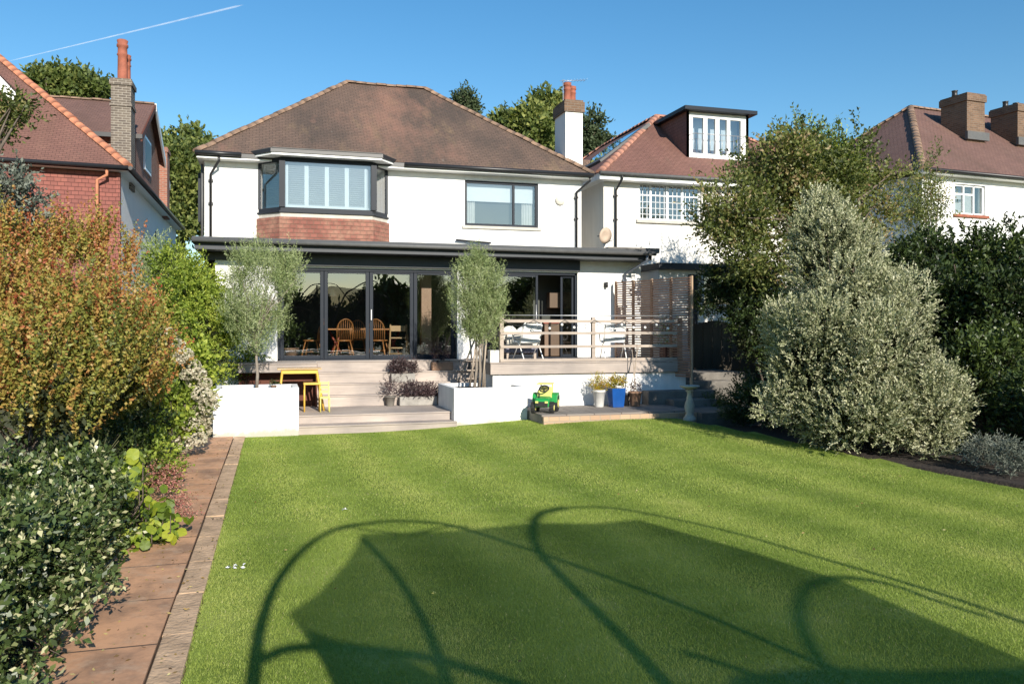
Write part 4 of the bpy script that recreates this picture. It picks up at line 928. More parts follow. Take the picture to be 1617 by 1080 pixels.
# ================================================================== DINING ROOM FURNITURE
def windsor():
    t = thing('dining_chair', 'pine spindle-back chair seen through the second glass door panel', 'chair', (0, 0, DZ), 0, 'pine spindle-back chairs round the dining table')
    Bd = lambda n, m_: m_.build(n, M['pine'], t, world=False)
    o = MB().lathe((0, 0, .43), [(.2, 0), (.225, .01), (.225, .03), (.2, .04), (.01, .035)], 18); Bd('seat', o)
    hoop = [(-.19, -.17, .46)]+[(.2*math.cos(PI-a), -.2-.09*math.sin(a), .72+.26*math.sin(a)) for a in [PI*k/12 for k in range(13)]]+[(.19, -.17, .46)]
    Bd('back_frame', MB().tube(hoop, .014, 7))
    m_ = MB()
    for k in range(-3, 4): m_.tube([(k*.045, -.18, .46), (k*.055, -.2-.07*(1-abs(k)/6), .72+.25*math.sqrt(max(0, 1-(k*.055/.2)**2)))], .008, 5)
    Bd('backrest', m_)
    for sx in (-1, 1):
        for sy_ in (-1, 1): Bd('leg', MB().tube([(sx*.23, sy_*.22, 0), (sx*.19, sy_*.185, .2), (sx*.14, sy_*.13, .44)], [.013, .019, .014], 7))
    Bd('stretcher', MB().tube([(-.18, .0, .2), (.18, 0, .2)], .01, 6)); Bd('stretcher', MB().tube([(-.19, -.19, .17), (-.17, .19, .17)], .01, 6))
    return t
c0 = windsor(); c0.location = (X_(542, 20.75), 20.75, DZ); c0.rotation_euler = (0, 0, R(8))
dup(c0, (X_(598, 20.75), 20.75, DZ), R(-22), 'pine spindle-back chair at the right end of the table, right of the middle door post')
dup(c0, (X_(493, 21.0), 21.0, DZ), R(75), 'pine spindle-back chair turned sideways behind the leftmost glass door panel')
dup(c0, (X_(566, 22.6), 22.6, DZ), R(180), 'pine spindle-back chair on the far side of the dining table')
ty_ = 21.6; a, b2 = X_(512, ty_), X_(640, ty_)
t = thing('dining_table', 'long pine dining table behind the glass doors', 'table', ((a+b2)/2, ty_+.4, DZ))
MB().box(a, b2, ty_-.35, ty_+.55, DZ+.71, DZ+.75).build('tabletop', M['pine'], t, .008)
for xx in (a+.3, b2-.3):
    for s_ in (-1, 1): MB().tube([(xx-s_*.18, ty_+.1, DZ), (xx+s_*.18, ty_+.1, DZ+.71)], .03, 4).build('leg', M['redwood'], t)
hx = X_(629, 20.75)
t = thing('high_chair', 'pale wooden child high chair with footrest beside the right door post', 'high chair', (hx, 20.75, DZ))
for sx in (-1, 1):
    MB().tube([(hx+sx*.25, 20.55, DZ), (hx+sx*.2, 20.75, DZ+.85)], .022, 4).build('leg', M['pinepale'], t); MB().tube([(hx+sx*.25, 21.0, DZ), (hx+sx*.2, 20.78, DZ+.6)], .022, 4).build('leg', M['pinepale'], t)
MB().box(hx-.22, hx+.22, 20.72, 20.76, DZ+.68, DZ+.82).build('backrest', M['pinepale'], t); MB().box(hx-.2, hx+.2, 20.62, 20.98, DZ+.5, DZ+.53).build('seat', M['pinepale'], t); MB().box(hx-.21, hx+.21, 20.55, 20.85, DZ+.25, DZ+.28).build('footrest', M['pinepale'], t)
MB().tube([(hx-.24, 20.6, DZ+.12), (hx+.24, 20.6, DZ+.12)], .014, 5).build('crossbar', M['pinepale'], t)
t = thing('pendant_lamp', 'small white pendant lamp hanging over the dining table', 'lamp', (X_(525, 21.8), 21.8, 3.0)); x = X_(525, 21.8); z = at(525, 468, 21.8)[2]
MB().lathe((x, 21.8, z), [(.11, 0), (.1, .05), (.05, .17), (.02, .2)], 16).build('lamp_shade', M['whitepaint'], t); MB().tube([(x, 21.8, z+.19), (x, 21.8, 3.64)], .005, 4).build('cable', M['blackp'], t)
t = pot_round('potted_plant', 'arching houseplant in a clay pot behind the leftmost glass door', 460, 20.45, DZ, .17, .28, 'clay')
foliage('foliage', [(X_(460, 20.45), 20.45, DZ+.62, .22, .22, .25)], M['dark'], t, 60, 10, .4, .09, .025, up=.8, drape=1.2, zmin=DZ+.2, inner=.1)
# ================================================================== LEFT NEIGHBOUR
ln_ = thing('house', 'red tile-hung house with orange hip tiles beyond the left border', 'house', (-8, 25.7, 0))
AX, AY = X_(188, 25.7), 25.7; LE = at(188, 272, 25.7)[2]; LX = -16.0
FY0 = 24.6
m = MB(); m.quad((LX, FY0, 0), (AX, AY, 0), (AX, AY, LE), (LX, FY0, LE)); m.build('front_wall', M['tilehung'], ln_)
m = MB().box(AX-.06, AX+.03, AY-.04, AY+.12, 2.0, LE-.02); m.build('corner_tiles', M['tilehung'], ln_)
LB = 40.0
m = MB().quad((AX, AY, 0), (AX, LB, 0), (AX, LB, LE), (AX, AY, LE)).quad((AX, LB, 0), (LX, LB, 0), (LX, LB, LE), (AX, LB, LE)).quad((LX, LB, 0), (LX, FY0, 0), (LX, FY0, LE), (LX, LB, LE)); m.build('side_wall', M['white'], ln_)
# main front roof
e0 = (AX+.3, AY-.35, LE+.12); e1 = (LX, FY0-.35, LE+.12+.0); pk = at(-60, 41, 30.9); pk = (pk[0], 30.9, pk[2])
pkl = (LX+2, 30.4, pk[2])
m = MB(); m.quad(e1, e0, pk, pkl); m.quad(e0, (e0[0], LB, e0[2]), (pk[0], LB, pk[2]), pk); m.quad(e1, (e1[0], LB, e1[2]), (e0[0], LB, e0[2]), e0)
rr_ = m.build('roof', M['roofred'], ln_)
t_ = ridge_tiles(e0, pk, .14); t_.build('hip_tiles', M['ridgeorange'], rr_)
m = MB().tube([(e1[0], e1[1]-.05, e1[2]-.05), (e0[0], e0[1]-.05, e0[2]-.05)], .06, 8).tube([(e0[0]+.05, e0[1], e0[2]-.05), (e0[0]+.05, LB, e0[2]-.05)], .06, 8); m.build('gutter', M['blackp'], ln_)
m = MB().quad((LX, FY0-.3, LE), (LX, FY0, LE), (AX, AY, LE), (AX+.3, AY-.3, LE)); m.quad((AX+.28, AY-.3, LE), (AX, AY, LE), (AX, LB, LE), (AX+.28, LB, LE)); m.build('soffit', M['whitepaint'], ln_)
x = X_(156, AY-.1); p0 = at(170, 283, AY-.2)
MB().tube([(p0[0], p0[1]-.15, LE+.02), (p0[0], p0[1]-.1, LE-.15), (x, AY-.32, LE-.3), (x, AY-.32, 2.5)], .045, 8).build('downpipe', M['ridgeorange'], ln_)
# raised rear gable block
gy0, gy1 = 29.3, 36.5; gr = 32.3; gx = AX-.1; gze = at(225, 216, 29.3)[2]; gzr = at(240, 165, gr)[2]; glx = X_(60, gr)-1
m = MB(); m.quad((gx, gy0, LE), (gx, gy1-1, LE), (gx, gy1-1, gze), (gx, gr, gzr-.05), (gx, gy0, gze)); m.quad((glx, gy0, LE), (gx, gy0, LE), (gx, gy0, gze), (glx, gy0, gze)); m.build('upper_wall', M['brick'], ln_)
m = MB(); m.quad((glx, gy0-.3, gze-.02), (gx+.2, gy0-.3, gze-.02), (gx+.2, gr, gzr), (glx, gr, gzr)); m.quad((glx, gr, gzr), (gx+.2, gr, gzr), (gx+.2, gy1, gze-.4), (glx, gy1, gze-.4))
u_ = m.build('upper_roof', M['roofbrown'], ln_); ridge_tiles((glx, gr, gzr+.02), (gx+.2, gr, gzr+.02), .1).build('ridge_tiles', M['ridge'], u_)
m = MB().prism([(gr, gzr+.03), (gr, gzr-.25), (gy1, gze-.6), (gy1, gze-.35)], 'x', gx+.2, gx+.26); m.build('bargeboard', M['whitepaint'], ln_)
m = MB().prism([(gr, gzr+.0), (gr, gzr-.2), (gy0-.3, gze-.22), (gy0-.3, gze)], 'x', gx+.2, gx+.25); m.build('bargeboard', M['crate'], ln_)
m = MB().box(glx, gx+.25, gy0-.36, gy0-.3, gze-.14, gze); m.build('upper_fascia', M['blackp'], ln_)
MB().box(gx+.0, gx+.06, 31, 32.5, 7.6, 8.8).build('side_window', M['upvc'], ln_)
MB().box(gx+.062, gx+.07, 31.1, 32.4, 7.7, 8.7).build('side_pane', M['blackp'], ln_)
MB().quad((gx+.1, 27.4, LE+.1), (gx+.1, 29.3, LE+.1), (gx+.1, 29.3, LE+.2), (gx+.1, 27.4, LE+.2)).build('lead_flashing', M['lead'], ln_)
chimney(ln_, 175, 207, 27.4, .75, LE-.2, 124, 'greybrick', 'greybrick', (.04, .2), pots=((.5, .35, 1.25, .16), (.62, .8, .9, .13)), band=.75)
chimney(ln_, 243, 264, 35.2, .8, LE-.05, 232, 'brick', 'brick', (.04, .2))
MB().box(AX+.002, AX+.03, 33.2, 34.1, 4.6, 5.7).build('flank_window', M['blackp'], ln_)
# small front gable at the far left edge
gxx = X_(-12, 26.6); p = at(26, 148, 26.2); q = at(-12, 108, 26.2)
m = MB().prism([(q[0]-1.6, p[2]-.15), (q[0], q[2]), (p[0], p[2]), (p[0], p[2]-.3), (q[0], q[2]-.42), (q[0]-1.6, p[2]-.45)], 'y', 26.1, 26.2); m.build('bargeboard', M['whitepaint'], ln_)
m = MB(); m.quad((q[0]-1.4, 26.21, 6), (p[0]-.3, 26.21, 6), (p[0]-.3, 26.21, p[2]-.2), (q[0], 26.21, q[2]-.35), (q[0]-1.4, 26.21, p[2]-.2)); m.build('gable_wall', M['tilehung'], ln_)
m = MB(); m.quad((q[0], 26.1, q[2]+.02), (p[0]+.02, 26.1, p[2]+.02), (p[0]+.02, 29.5, p[2]+.02), (q[0], 29.5, q[2]+.02)); m.quad((q[0]-1.6, 26.1, p[2]-.13), (q[0], 26.1, q[2]+.02), (q[0], 29.5, q[2]+.02), (q[0]-1.6, 29.5, p[2]-.13)); m.build('gable_roof', M['roofred'], ln_)
# ================================================================== RIGHT NEIGHBOUR (dormer house)
AYN = 23.0; ax0 = X_(953, AYN); ax1 = 18.6; AE = at(1000, 284, AYN)[2]
hn = thing('house', 'cream rendered house with white dormer and red hipped roof, right of the main house', 'house', (13.5, AYN, 0))
nwx0, nwx1 = X_(1010, AYN), X_(1108, AYN); nwz1 = at(1060, 291, AYN)[2]; nwz0 = at(1060, 349, AYN)[2]
m = MB(); wall_holes(m, ax0, ax1, 0, AE, AYN, .3, [(nwx0, nwx1, nwz0, nwz1)])
m.quad((ax0, AYN, 0), (ax0, AYN, AE), (ax0, 35, AE), (ax0, 35, 0)).quad((ax1, AYN, 0), (ax1, 35, 0), (ax1, 35, AE), (ax1, AYN, AE)).quad((ax0, 35, 0), (ax0, 35, AE), (ax1, 35, AE), (ax1, 35, 0)); m.build('wall', M['offwhite'], hn)
mull = [X_(q, AYN) for q in (1029, 1055, 1080)]; f = window('window', nwx0, nwx1, nwz0, nwz1, AYN+.08, hn, M['upvc'], .06, mull=mull, trans=[(nwx0, nwx1, nwz0+(nwz1-nwz0)*.68)])
m = MB(); x = nwx0+.15
while x < nwx1: m.box(x-.008, x+.008, AYN+.1, AYN+.13, nwz0+.05, nwz1-.05); x += .145
for k in range(1, 6): z = nwz0+(nwz1-nwz0)*k/6; m.box(nwx0+.05, nwx1-.05, AYN+.1, AYN+.13, z-.007, z+.007)
m.build('glazing_bars', M['upvc'], f); bx('sill', M['stone'], f, nwx0-.12, nwx1+.12, AYN-.08, AYN+.08, nwz0-.1, nwz0-.005, .01)
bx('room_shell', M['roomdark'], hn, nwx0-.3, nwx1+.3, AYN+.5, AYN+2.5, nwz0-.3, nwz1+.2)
nx0, ny0 = ax0-.3, AYN-.4; wN = 3.74; pY = ny0+wN; pX = X_(1037, pY); pZ = at(1037, 184, pY)[2]; EZ = AE+.1; nx1 = 18.9; pX2 = nx1-wN-.6
m = MB(); E = [(nx0, ny0, EZ), (nx1, ny0, EZ), (nx1, 35.4, EZ), (nx0, 35.4, EZ)]; Pk = [(pX, pY, pZ), (pX2, pY, pZ), (pX2, 31.2, pZ), (pX, 31.2, pZ)]
for k in range(4): m.quad(E[k], E[(k+1) % 4], Pk[(k+1) % 4], Pk[k])
m.quad(*Pk); m.quad(*[(e[0], e[1], e[2]-.005) for e in reversed(E)])
rn = m.build('roof', M['roofred'], hn); mm = MB()
for a, b in ((E[0], Pk[0]), (Pk[0], Pk[3]), (E[1], Pk[1]), (Pk[0], Pk[1]), (E[3], Pk[3])):
    t_ = ridge_tiles(a, b, .12); i0 = len(mm.v); mm.v += t_.v; mm.f += [tuple(i0+k for k in f_) for f_ in t_.f]; mm.sm += t_.sm
mm.build('ridge_tiles', M['ridgepink'], rn)
bx('soffit', M['whitepaint'], hn, nx0+.03, nx1-.03, ny0+.03, AYN+.002, AE-.1, EZ-.006); MB().tube([(nx0, ny0-.05, EZ-.03), (nx1, ny0-.05, EZ-.05)], .055, 8).build('gutter', M['lead'], hn)
bx('soffit', M['whitepaint'], hn, nx0+.03, ax0, AYN+.003, 35, AE-.1, EZ-.006)
downpipe(hn, 971, AYN, EZ-.05, 4.0, .38, .05); 
# skylight on the left slope
A_, B_, Cc, Dd = [Vector(v) for v in (E[0], E[3], Pk[3], Pk[0])]
nrm = (B_-A_).cross(Dd-A_).normalized()
if nrm.z < 0: nrm = -nrm
def on(s_, t_): return A_+(B_-A_)*s_*1.0+(Dd-A_-(B_-A_)*((Dd-A_).dot(B_-A_)/(B_-A_).length_squared))*t_+nrm*.08
m = MB(); q = [on(.2, .3), on(.42, .3), on(.42, .78), on(.2, .78)]; m.quad(*q); i0 = 4
lo = [v-nrm*.12 for v in q]
for k in range(4): m.quad(q[k], q[(k+1) % 4], lo[(k+1) % 4], lo[k])
sk = m.build('skylight', M['lead'], hn); m = MB(); q2 = [on(.215, .36)+nrm*.01, on(.405, .36)+nrm*.01, on(.405, .72)+nrm*.01, on(.215, .72)+nrm*.01]; m.quad(*q2); m.build('pane', M['glass'], sk)
# dormer
dY = 23.75; d0, d1 = X_(1084, dY), X_(1182, dY); dz1 = at(1130, 180, dY)[2]; dz0 = at(1084, 256, dY)[2]-.2
dm = MB(); wn = [X_(q, dY) for q in (1094, 1111, 1117, 1130, 1136, 1148, 1153, 1170)]; wz_1 = at(1130, 188, dY)[2]; wz_0 = at(1130, 244, dY)[2]
wall_holes(dm, d0, d1, dz0, dz1, dY, .1, [(wn[2*k], wn[2*k+1], wz_0, wz_1) for k in range(4)]); dor = dm.build('dormer', M['whitepaint'], hn)
for k in range(4): MB().quad((wn[2*k], dY+.05, wz_0), (wn[2*k+1], dY+.05, wz_0), (wn[2*k+1], dY+.05, wz_1), (wn[2*k], dY+.05, wz_1)).build('pane', M['glass'], dor)
m = MB().prism([(dY, dz0), (dY, dz1), (pY+.5, dz1), (pY+.5, dz0)], 'x', d0, d0+.1); m.build('dormer_cheek', M['roofred'], dor); m = MB(); m.prism([(dY, dz0), (dY, dz1), (pY+.5, dz1), (pY+.5, dz0)], 'x', d1-.1, d1); m.build('dormer_cheek', M['roofred'], dor)
bx('dormer_roof', M['alu'], dor, d0-.18, d1+.18, dY-.25, pY+.6, dz1+.003, dz1+.13, .01); bx('dormer_back', M['shutter'], dor, d0+.12, d1-.12, dY+.5, dY+.6, dz0, dz1)
m = MB(); z0 = at(1110, 240, dY)[2]; z1 = z0+.5
m.tube([(d0+.1, dY-.02, z1), (d0+.1, dY-.3, z1), (d1-.3, dY-.3, z1), (d1-.3, dY-.02, z1)], .012, 6)
for k in range(14): x = d0+.1+(d1-d0-.4)*k/13; m.tube([(x, dY-.3, z0-.1), (x, dY-.3, z1)], .007, 5)
m.build('balcony_rail', M['galv'], dor)
# satellite dish on the near wall
p = at(954, 372, AYN-.35)
m = MB().lathe((0, 0, 0), [(.01, .0), (.12, .015), (.24, .06), (.245, .065), (.12, .03), (.01, .015)], 24); sd = m.build('satellite_dish', M['dish'], hn, world=False); sd.location = Vector(p)-off(hn); sd.rotation_euler = (R(100), 0, R(20))
MB().tube([(0, 0, -.02), (0.05, -.05, -.35)], .015, 6).tube([(0, -.24, .05), (0, -.1, .4)], .01, 5).build('dish_arm', M['lead'], sd, world=False)
# low dark rear roof + wall of neighbour's ground floor
bx('lean_to_roof', M['stonedark'], hn, X_(960, 21.2), X_(1042, 21.2), 21.2, 22.4, at(1000, 399, 21.2)[2], at(1000, 391, 21.2)[2], .02)
bx('ground_floor_extension', M['offwhite'], hn, X_(1040, 21), 17, 21, AYN-.005, 0, 3.72); bx('flat_roof', M['navy'], hn, X_(1038, 20.9), 17.2, 20.8, AYN-.006, 3.723, 3.9)
f = window('window', X_(1108, 20.95), X_(1160, 20.95), 2.7, 3.6, 20.93, hn, M['upvc'], .07, glass='glass', depth=.06); bx('dark_door', M['alu'], hn, X_(1088, 20.95), X_(1102, 20.95), 20.96, 20.998, 1.5, 3.6)
# ================================================================== FAR RIGHT NEIGHBOUR (rotated)
pc = atd(1457, 266, 27.0); rotB = R(5); hb = thing('house', 'white house with brown hipped roof and two brick stacks at the far right', 'house', (pc[0], pc[1], 0), rotB)
BE = pc[2]-.1
BW = 16; BDp = 10
TB = Matrix.Translation((pc[0], pc[1], 0)) @ Matrix.Rotation(rotB, 4, 'Z'); TBi = TB.inverted()
def lb(px, py, yl):                      # pixel -> local point on the plane y=yl of the rotated house
    u = (px-808.5)/FP; dirw = Vector((st+u*ct, ct-u*st, (HY-py)/FP)); o_ = TBi @ Vector((0, 0, HC)); d_ = TBi.to_3x3() @ dirw
    k = (yl-o_.y)/d_.y; return o_+d_*k
w0, w1 = lb(1508, 290, .35), lb(1556, 341, .35)
m = MB(); wall_holes(m, .35, BW, 0, BE, .35, .3, [(w0.x, w1.x, w1.z, w0.z)]); m.quad((.35, .35, 0), (.35, .35, BE), (.35, BDp, BE), (.35, BDp, 0)); m.build('wall', M['white'], hb, world=False)
f = MB(); fw = .06
a, b2, c, d = w0.x, w1.x, w1.z, w0.z
f.box(a, a+fw, .42, .5, c, d).box(b2-fw, b2, .42, .5, c, d).box(a, b2, .42, .5, c, c+fw).box(a, b2, .42, .5, d-fw, d).box(a+(b2-a)*.34-.03, a+(b2-a)*.34+.03, .42, .5, c, d).box(a+(b2-a)*.67-.03, a+(b2-a)*.67+.03, .42, .5, c, d).box(a, a+(b2-a)*.67, .425, .495, d-.36, d-.3)
fo = f.build('window', M['upvc'], hb, world=False); MB().quad((a, .46, c), (b2, .46, c), (b2, .46, d), (a, .46, d)).build('pane', M['glass'], fo, world=False)
MB().box(a-.1, b2+.1, .27, .42, c-.1, c-.01).build('sill', M['terracotta'], fo, world=False)
MB().box(a-.2, b2+.3, .8, 2.2, c-.3, d+.2).build('room_shell', M['curtain'], hb, world=False)
pkb = lb(1457, 172, 4.6); wB = 4.6; zB = pkb.z
m = MB(); e = BE+.1
m.quad((-.05, -.05, e), (BW, -.05, e), (BW, wB, zB), (wB-.2, wB, zB)); m.quad((-.05, 2*wB, e), (-.05, -.05, e), (wB-.2, wB, zB)); m.quad((BW, 2*wB, e), (-.05, 2*wB, e), (wB-.2, wB, zB), (BW, wB, zB))
rb = m.build('roof', M['roofbrown'], hb, world=False)
mm = MB()
for a_, b__ in (((-.05, -.05, e), (wB-.2, wB, zB)), ((wB-.2, wB, zB), (BW, wB, zB)), ((-.05, 2*wB, e), (wB-.2, wB, zB))):
    t_ = ridge_tiles(a_, b__, .13); i0 = len(mm.v); mm.v += t_.v; mm.f += [tuple(i0+k for k in f_) for f_ in t_.f]; mm.sm += t_.sm
mm.build('ridge_tiles', M['ridge'], rb, world=False)
MB().box(0, BW, -.02, .34, BE-.02, e-.01).build('soffit', M['whitepaint'], hb, world=False); MB().tube([(0, -.1, e-.03), (BW, -.1, e-.05)], .06, 8).build('gutter', M['blackp'], hb, world=False)
def chB(px0, px1, ptop, yl, zb_, dep, pots):
    a_, b__ = lb(px0, ptop, yl), lb(px1, ptop, yl); zt2 = a_.z
    c = MB().box(a_.x, b__.x, yl, yl+dep, zb_, zt2-.3).build('chimney', M['yellowbrick'], hb, world=False)
    MB().box(a_.x-.05, b__.x+.05, yl-.05, yl+dep+.05, zt2-.3, zt2-.05).box(a_.x-.02, b__.x+.02, yl-.02, yl+dep+.02, zt2-.05, zt2).build('chimney_cap', M['yellowbrick'], c, world=False)
    MB().box(a_.x-.1, b__.x+.1, yl-.12, yl-.002, zb_+.9, zb_+1.2).build('flashing', M['lead'], c, world=False)
    for q in pots: MB().lathe((a_.x+(b__.x-a_.x)*q, yl+dep*.6, zt2), [(.12, 0), (.1, .1), (.1, .22), (.12, .25), (.08, .25)], 12).build('chimney_pot', M['blackp'], c, world=False)
yl = 2.2
chB(1527, 1555, 146, yl, BE+1.0, 1.15, (.2,)); chB(1607, 1640, 163, yl, BE+1.0, 1.15, (.2, .7))
# ================================================================== FENCES
fx0, fx1 = X_(1096, 19.3), X_(1190, 19.3); fn = thing('fence', 'old closeboard fence panels in the shade behind the stone steps', 'fence', (fx0, 19.3, .8)); m = MB(); x = fx0; k = 0
while x < fx1+1.5:
    z1 = 2.2+.08*math.sin((x-fx0)*3.2)+random.uniform(-.02, .02); m.box(x, x+.13, 19.3+(k % 2)*.012, 19.32+(k % 2)*.012, .6, z1); x += .135; k += 1
m.build('fence_boards', M['fence'], fn); 
for x in (fx0, fx0+1.6): MB().box(x-.05, x+.05, 19.34, 19.44, .5, 2.3).build('post', M['fence'], fn)
fn = thing('fence', 'long boundary fence hidden behind the right hedge', 'fence', (12.9, 4, 0)); m = MB(); y = -2.0; k = 0
while y < 21: m.box(12.9+(k % 2)*.012, 12.92+(k % 2)*.012, y, y+.14, 0, 1.8); y += .145; k += 1
m.build('fence_boards', M['fence'], fn)
# ================================================================== PLANTING, RIGHT
D = 13.6
bl = [pb(1308, 350, 15, 42, 44), pb(1300, 385, 15, 62, 60), pb(1345, 400, 14.9, 55, 60), pb(1318, 440, 14.6, 92, 80), pb(1330, 520, 14, 118, 90), pb(1290, 590, 13.8, 95, 85), pb(1390, 590, 13.3, 108, 88), pb(1445, 640, 12.9, 84, 66), pb(1360, 650, 13.2, 112, 56), pb(1262, 640, 13.8, 55, 52), pb(1395, 480, 14.4, 60, 70), pb(1400, 525, 13.8, 76, 62)]
plant('shrub', 'huge conical variegated cream-green shrub on the right edge of the lawn', 'shrub', bl, M['pitto'], 17000, 14, .22, .054, .023, base=(9.6, 11.9, .1), trunkr=.09, ntw=26, up=.75, rnd=.4, zmin=.12, inner=.78, clump=.2, spread=1.0)
# tree behind
bl = [pb(1240, 300, 19.5, 85, 75), pb(1150, 330, 19, 65, 70), pb(1330, 270, 20, 75, 55), pb(1200, 400, 19, 75, 60), pb(1395, 290, 20.5, 34, 34), pb(1300, 330, 20, 70, 60), pb(1385, 340, 20.5, 36, 44)]
tree('tree', 'loose greenish-brown deciduous tree behind the conical shrub', bl, M['autumn'], 3900, 11, .5, .1, .055, base=(11.8, 15.6, .2), up=.5, clump=.6, inner=.3)
bl = [pb(1285, 225, 20, 34, 34), pb(1315, 250, 20, 40, 30), pb(1265, 270, 20, 34, 28)]
tree('tree', 'young bright green sapling top poking above the deciduous tree', bl, M['bay'], 420, 9, .45, .085, .04, base=(12.8, 16.2, .2), up=.8, inner=.2, trunkr=.06, ntw=8)
bl = [pb(1160, 450, 20.2, 55, 38), pb(1220, 470, 19.8, 60, 50), pb(1130, 480, 20.2, 38, 25), pb(1190, 520, 19.6, 40, 60)]
plant('climber', 'dark green climber spilling over the old fence panels', 'climbing plant', bl, M['dark'], 2600, 10, .25, .08, .04, base=(11.6, 17.6, .2), zmin=.3)
bl = [pb(1470, 420, 17.5, 75, 50), pb(1560, 420, 17, 80, 48), pb(1500, 500, 16.5, 80, 80), pb(1600, 500, 15.5, 70, 90), pb(1570, 600, 14.5, 80, 80), pb(1640, 420, 16, 60, 60), pb(1450, 470, 17, 50, 80)]
plant('hedge', 'tall dark laurel hedge behind the conical shrub along the right boundary', 'hedge', bl, M['dark'], 6500, 10, .28, .1, .045, base=(12.2, 11.8, .1), trunkr=.08, zmin=.1, inner=.7)
bl = [pb(1458, 315, 24, 34, 46), pb(1478, 250, 24.5, 14, 20), pb(1440, 345, 23.5, 30, 28)]
plant('climber', 'thin pale climber with bare stems against the far right white house', 'climbing plant', bl, M['autumn'], 560, 9, .45, .085, .04, base=(19.6, 20.6, .0), trunkr=.04, up=.8, inner=.2, ntw=30)
for k, (px, py, r, mt, lab) in enumerate([(1552, 720, 24, 'lav', 'small grey lavender clump at the foot of the conical shrub'), (1603, 735, 26, 'lav', 'grey lavender clump at the right edge of the photo'), (1500, 690, 28, 'bay', 'small bright green plant under the right side of the conical shrub'), (1165, 655, 26, 'dark', 'low dark groundcover clump beside the stone pedestal'), (1125, 640, 22, 'dark', 'small dark bush on the stone steps by the pedestal')]):
    p = gnd(px, py+14, .1); d_ = math.hypot(p[0], p[1]); rr2 = r*d_/FP
    plant('shrub', lab, 'shrub', [(p[0], p[1], .1+rr2*.7, rr2, rr2, rr2*.8)], M[mt], 260, 10, .16, .06, .012, base=(p[0], p[1], .1), trunkr=.012, ntw=5, up=.8, zmin=.1)
bl = [(9.4, 14.3, .5, .7, .9, .5), (10.1, 13.6, .9, .8, 1.0, .9), (9.6, 15.1, .6, .6, .5, .5)]
plant('shrub', 'shaded dark undergrowth left of the conical shrub', 'shrub', bl, M['dark'], 1500, 9, .22, .07, .03, base=(9.8, 14.2, .1), zmin=.12)
bl = [(11.3, 8.0, 1.0, 1.0, 1.4, 1.0), (12.0, 6.0, 1.5, 1.0, 1.6, 1.5), (11.4, 9.8, .9, .8, 1.0, .8)]
plant('shrub', 'dark bushes beyond the lavender at the right edge', 'shrub', bl, M['dark'], 2600, 9, .25, .08, .035, base=(11.6, 8, .1), zmin=.12)
bl = [(13.2, 1.0, 4.0, 1.7, 1.9, 1.7), (12.0, -.6, 3.2, 1.2, 1.4, 1.3), (13.4, 3.2, 3.3, 1.2, 1.4, 1.4)]
tree('tree', 'garden tree just outside the right side of the view, shading the hedge', bl, M['dark'], 2200, 9, .4, .13, .07, base=(13.0, .8, 0))
# ================================================================== PLANTING, LEFT
bl = [pb(50, 550, 9.0, 100, 80), pb(150, 535, 10.2, 66, 58), pb(20, 590, 8.2, 100, 85), pb(120, 580, 9.2, 130, 95), pb(192, 585, 11.2, 62, 62), pb(60, 650, 8.2, 110, 60), pb(190, 640, 10.8, 75, 60), pb(-40, 545, 8.5, 80, 90), pb(150, 470, 10.2, 22, 28)]
plant('berberis', 'large orange and green berberis bush filling the left border', 'shrub', bl, M['berb'], 2900, 34, .6, .046, .029, base=(-2.7, 9.2, .0), trunkr=.05, trunks=5, ntw=40, up=1.5, out=.75, rnd=.3, spread=.2, zmin=.05, inner=.35, clump=.45, tintvar=.14, shift=lambda b: np.clip((b[:, 2]-1.5)*.16, -.3, .16))
# upright plumes of the berberis top
bl = [pb(108, 415, 10.0, 11, 40), pb(160, 420, 10.6, 12, 40), pb(20, 470, 9.3, 26, 40), pb(60, 480, 9.5, 26, 36), pb(140, 410, 10.4, 22, 30), pb(28, 410, 9.4, 13, 34), pb(200, 430, 10.9, 12, 30), pb(66, 420, 9.6, 12, 30), pb(5, 385, 9.2, 12, 34), pb(92, 395, 9.9, 6, 24), pb(163, 385, 10.6, 6, 24), pb(235, 520, 11.6, 16, 34), pb(80, 410, 9.8, 18, 30)]
plant('berberis', 'upright feathery orange plumes rising above the berberis bush', 'shrub', bl, M['berb'], 760, 26, .5, .042, .026, base=(-2.6, 10.3, .0), trunkr=.03, trunks=3, ntw=24, up=1.8, out=.3, rnd=.3, spread=.2, inner=.1, tintvar=.2, shift=lambda b: .15)
bl = [pb(295, 460, 17.6, 50, 50), pb(315, 520, 17.2, 52, 60), pb(270, 430, 18, 34, 40), pb(330, 570, 17, 40, 45), pb(262, 500, 17.5, 45, 50)]
plant('shrub', 'bright yellow-green bushy shrub left of the left olive tree', 'shrub', bl, M['bay'], 2600, 11, .3, .085, .035, base=(-1.7, 17.6, .0), trunkr=.05, up=.3, zmin=.1, inner=.5)
bl = [pb(243, 400, 20, 20, 30), pb(256, 440, 20, 30, 40), pb(230, 450, 19.5, 22, 40)]
plant('shrub', 'wispy grey-green shrub in front of the white flank wall', 'shrub', bl, M['olive'], 600, 10, .35, .08, .018, base=(-3.4, 20.3, .0), trunkr=.03, up=1.0, inner=.2)
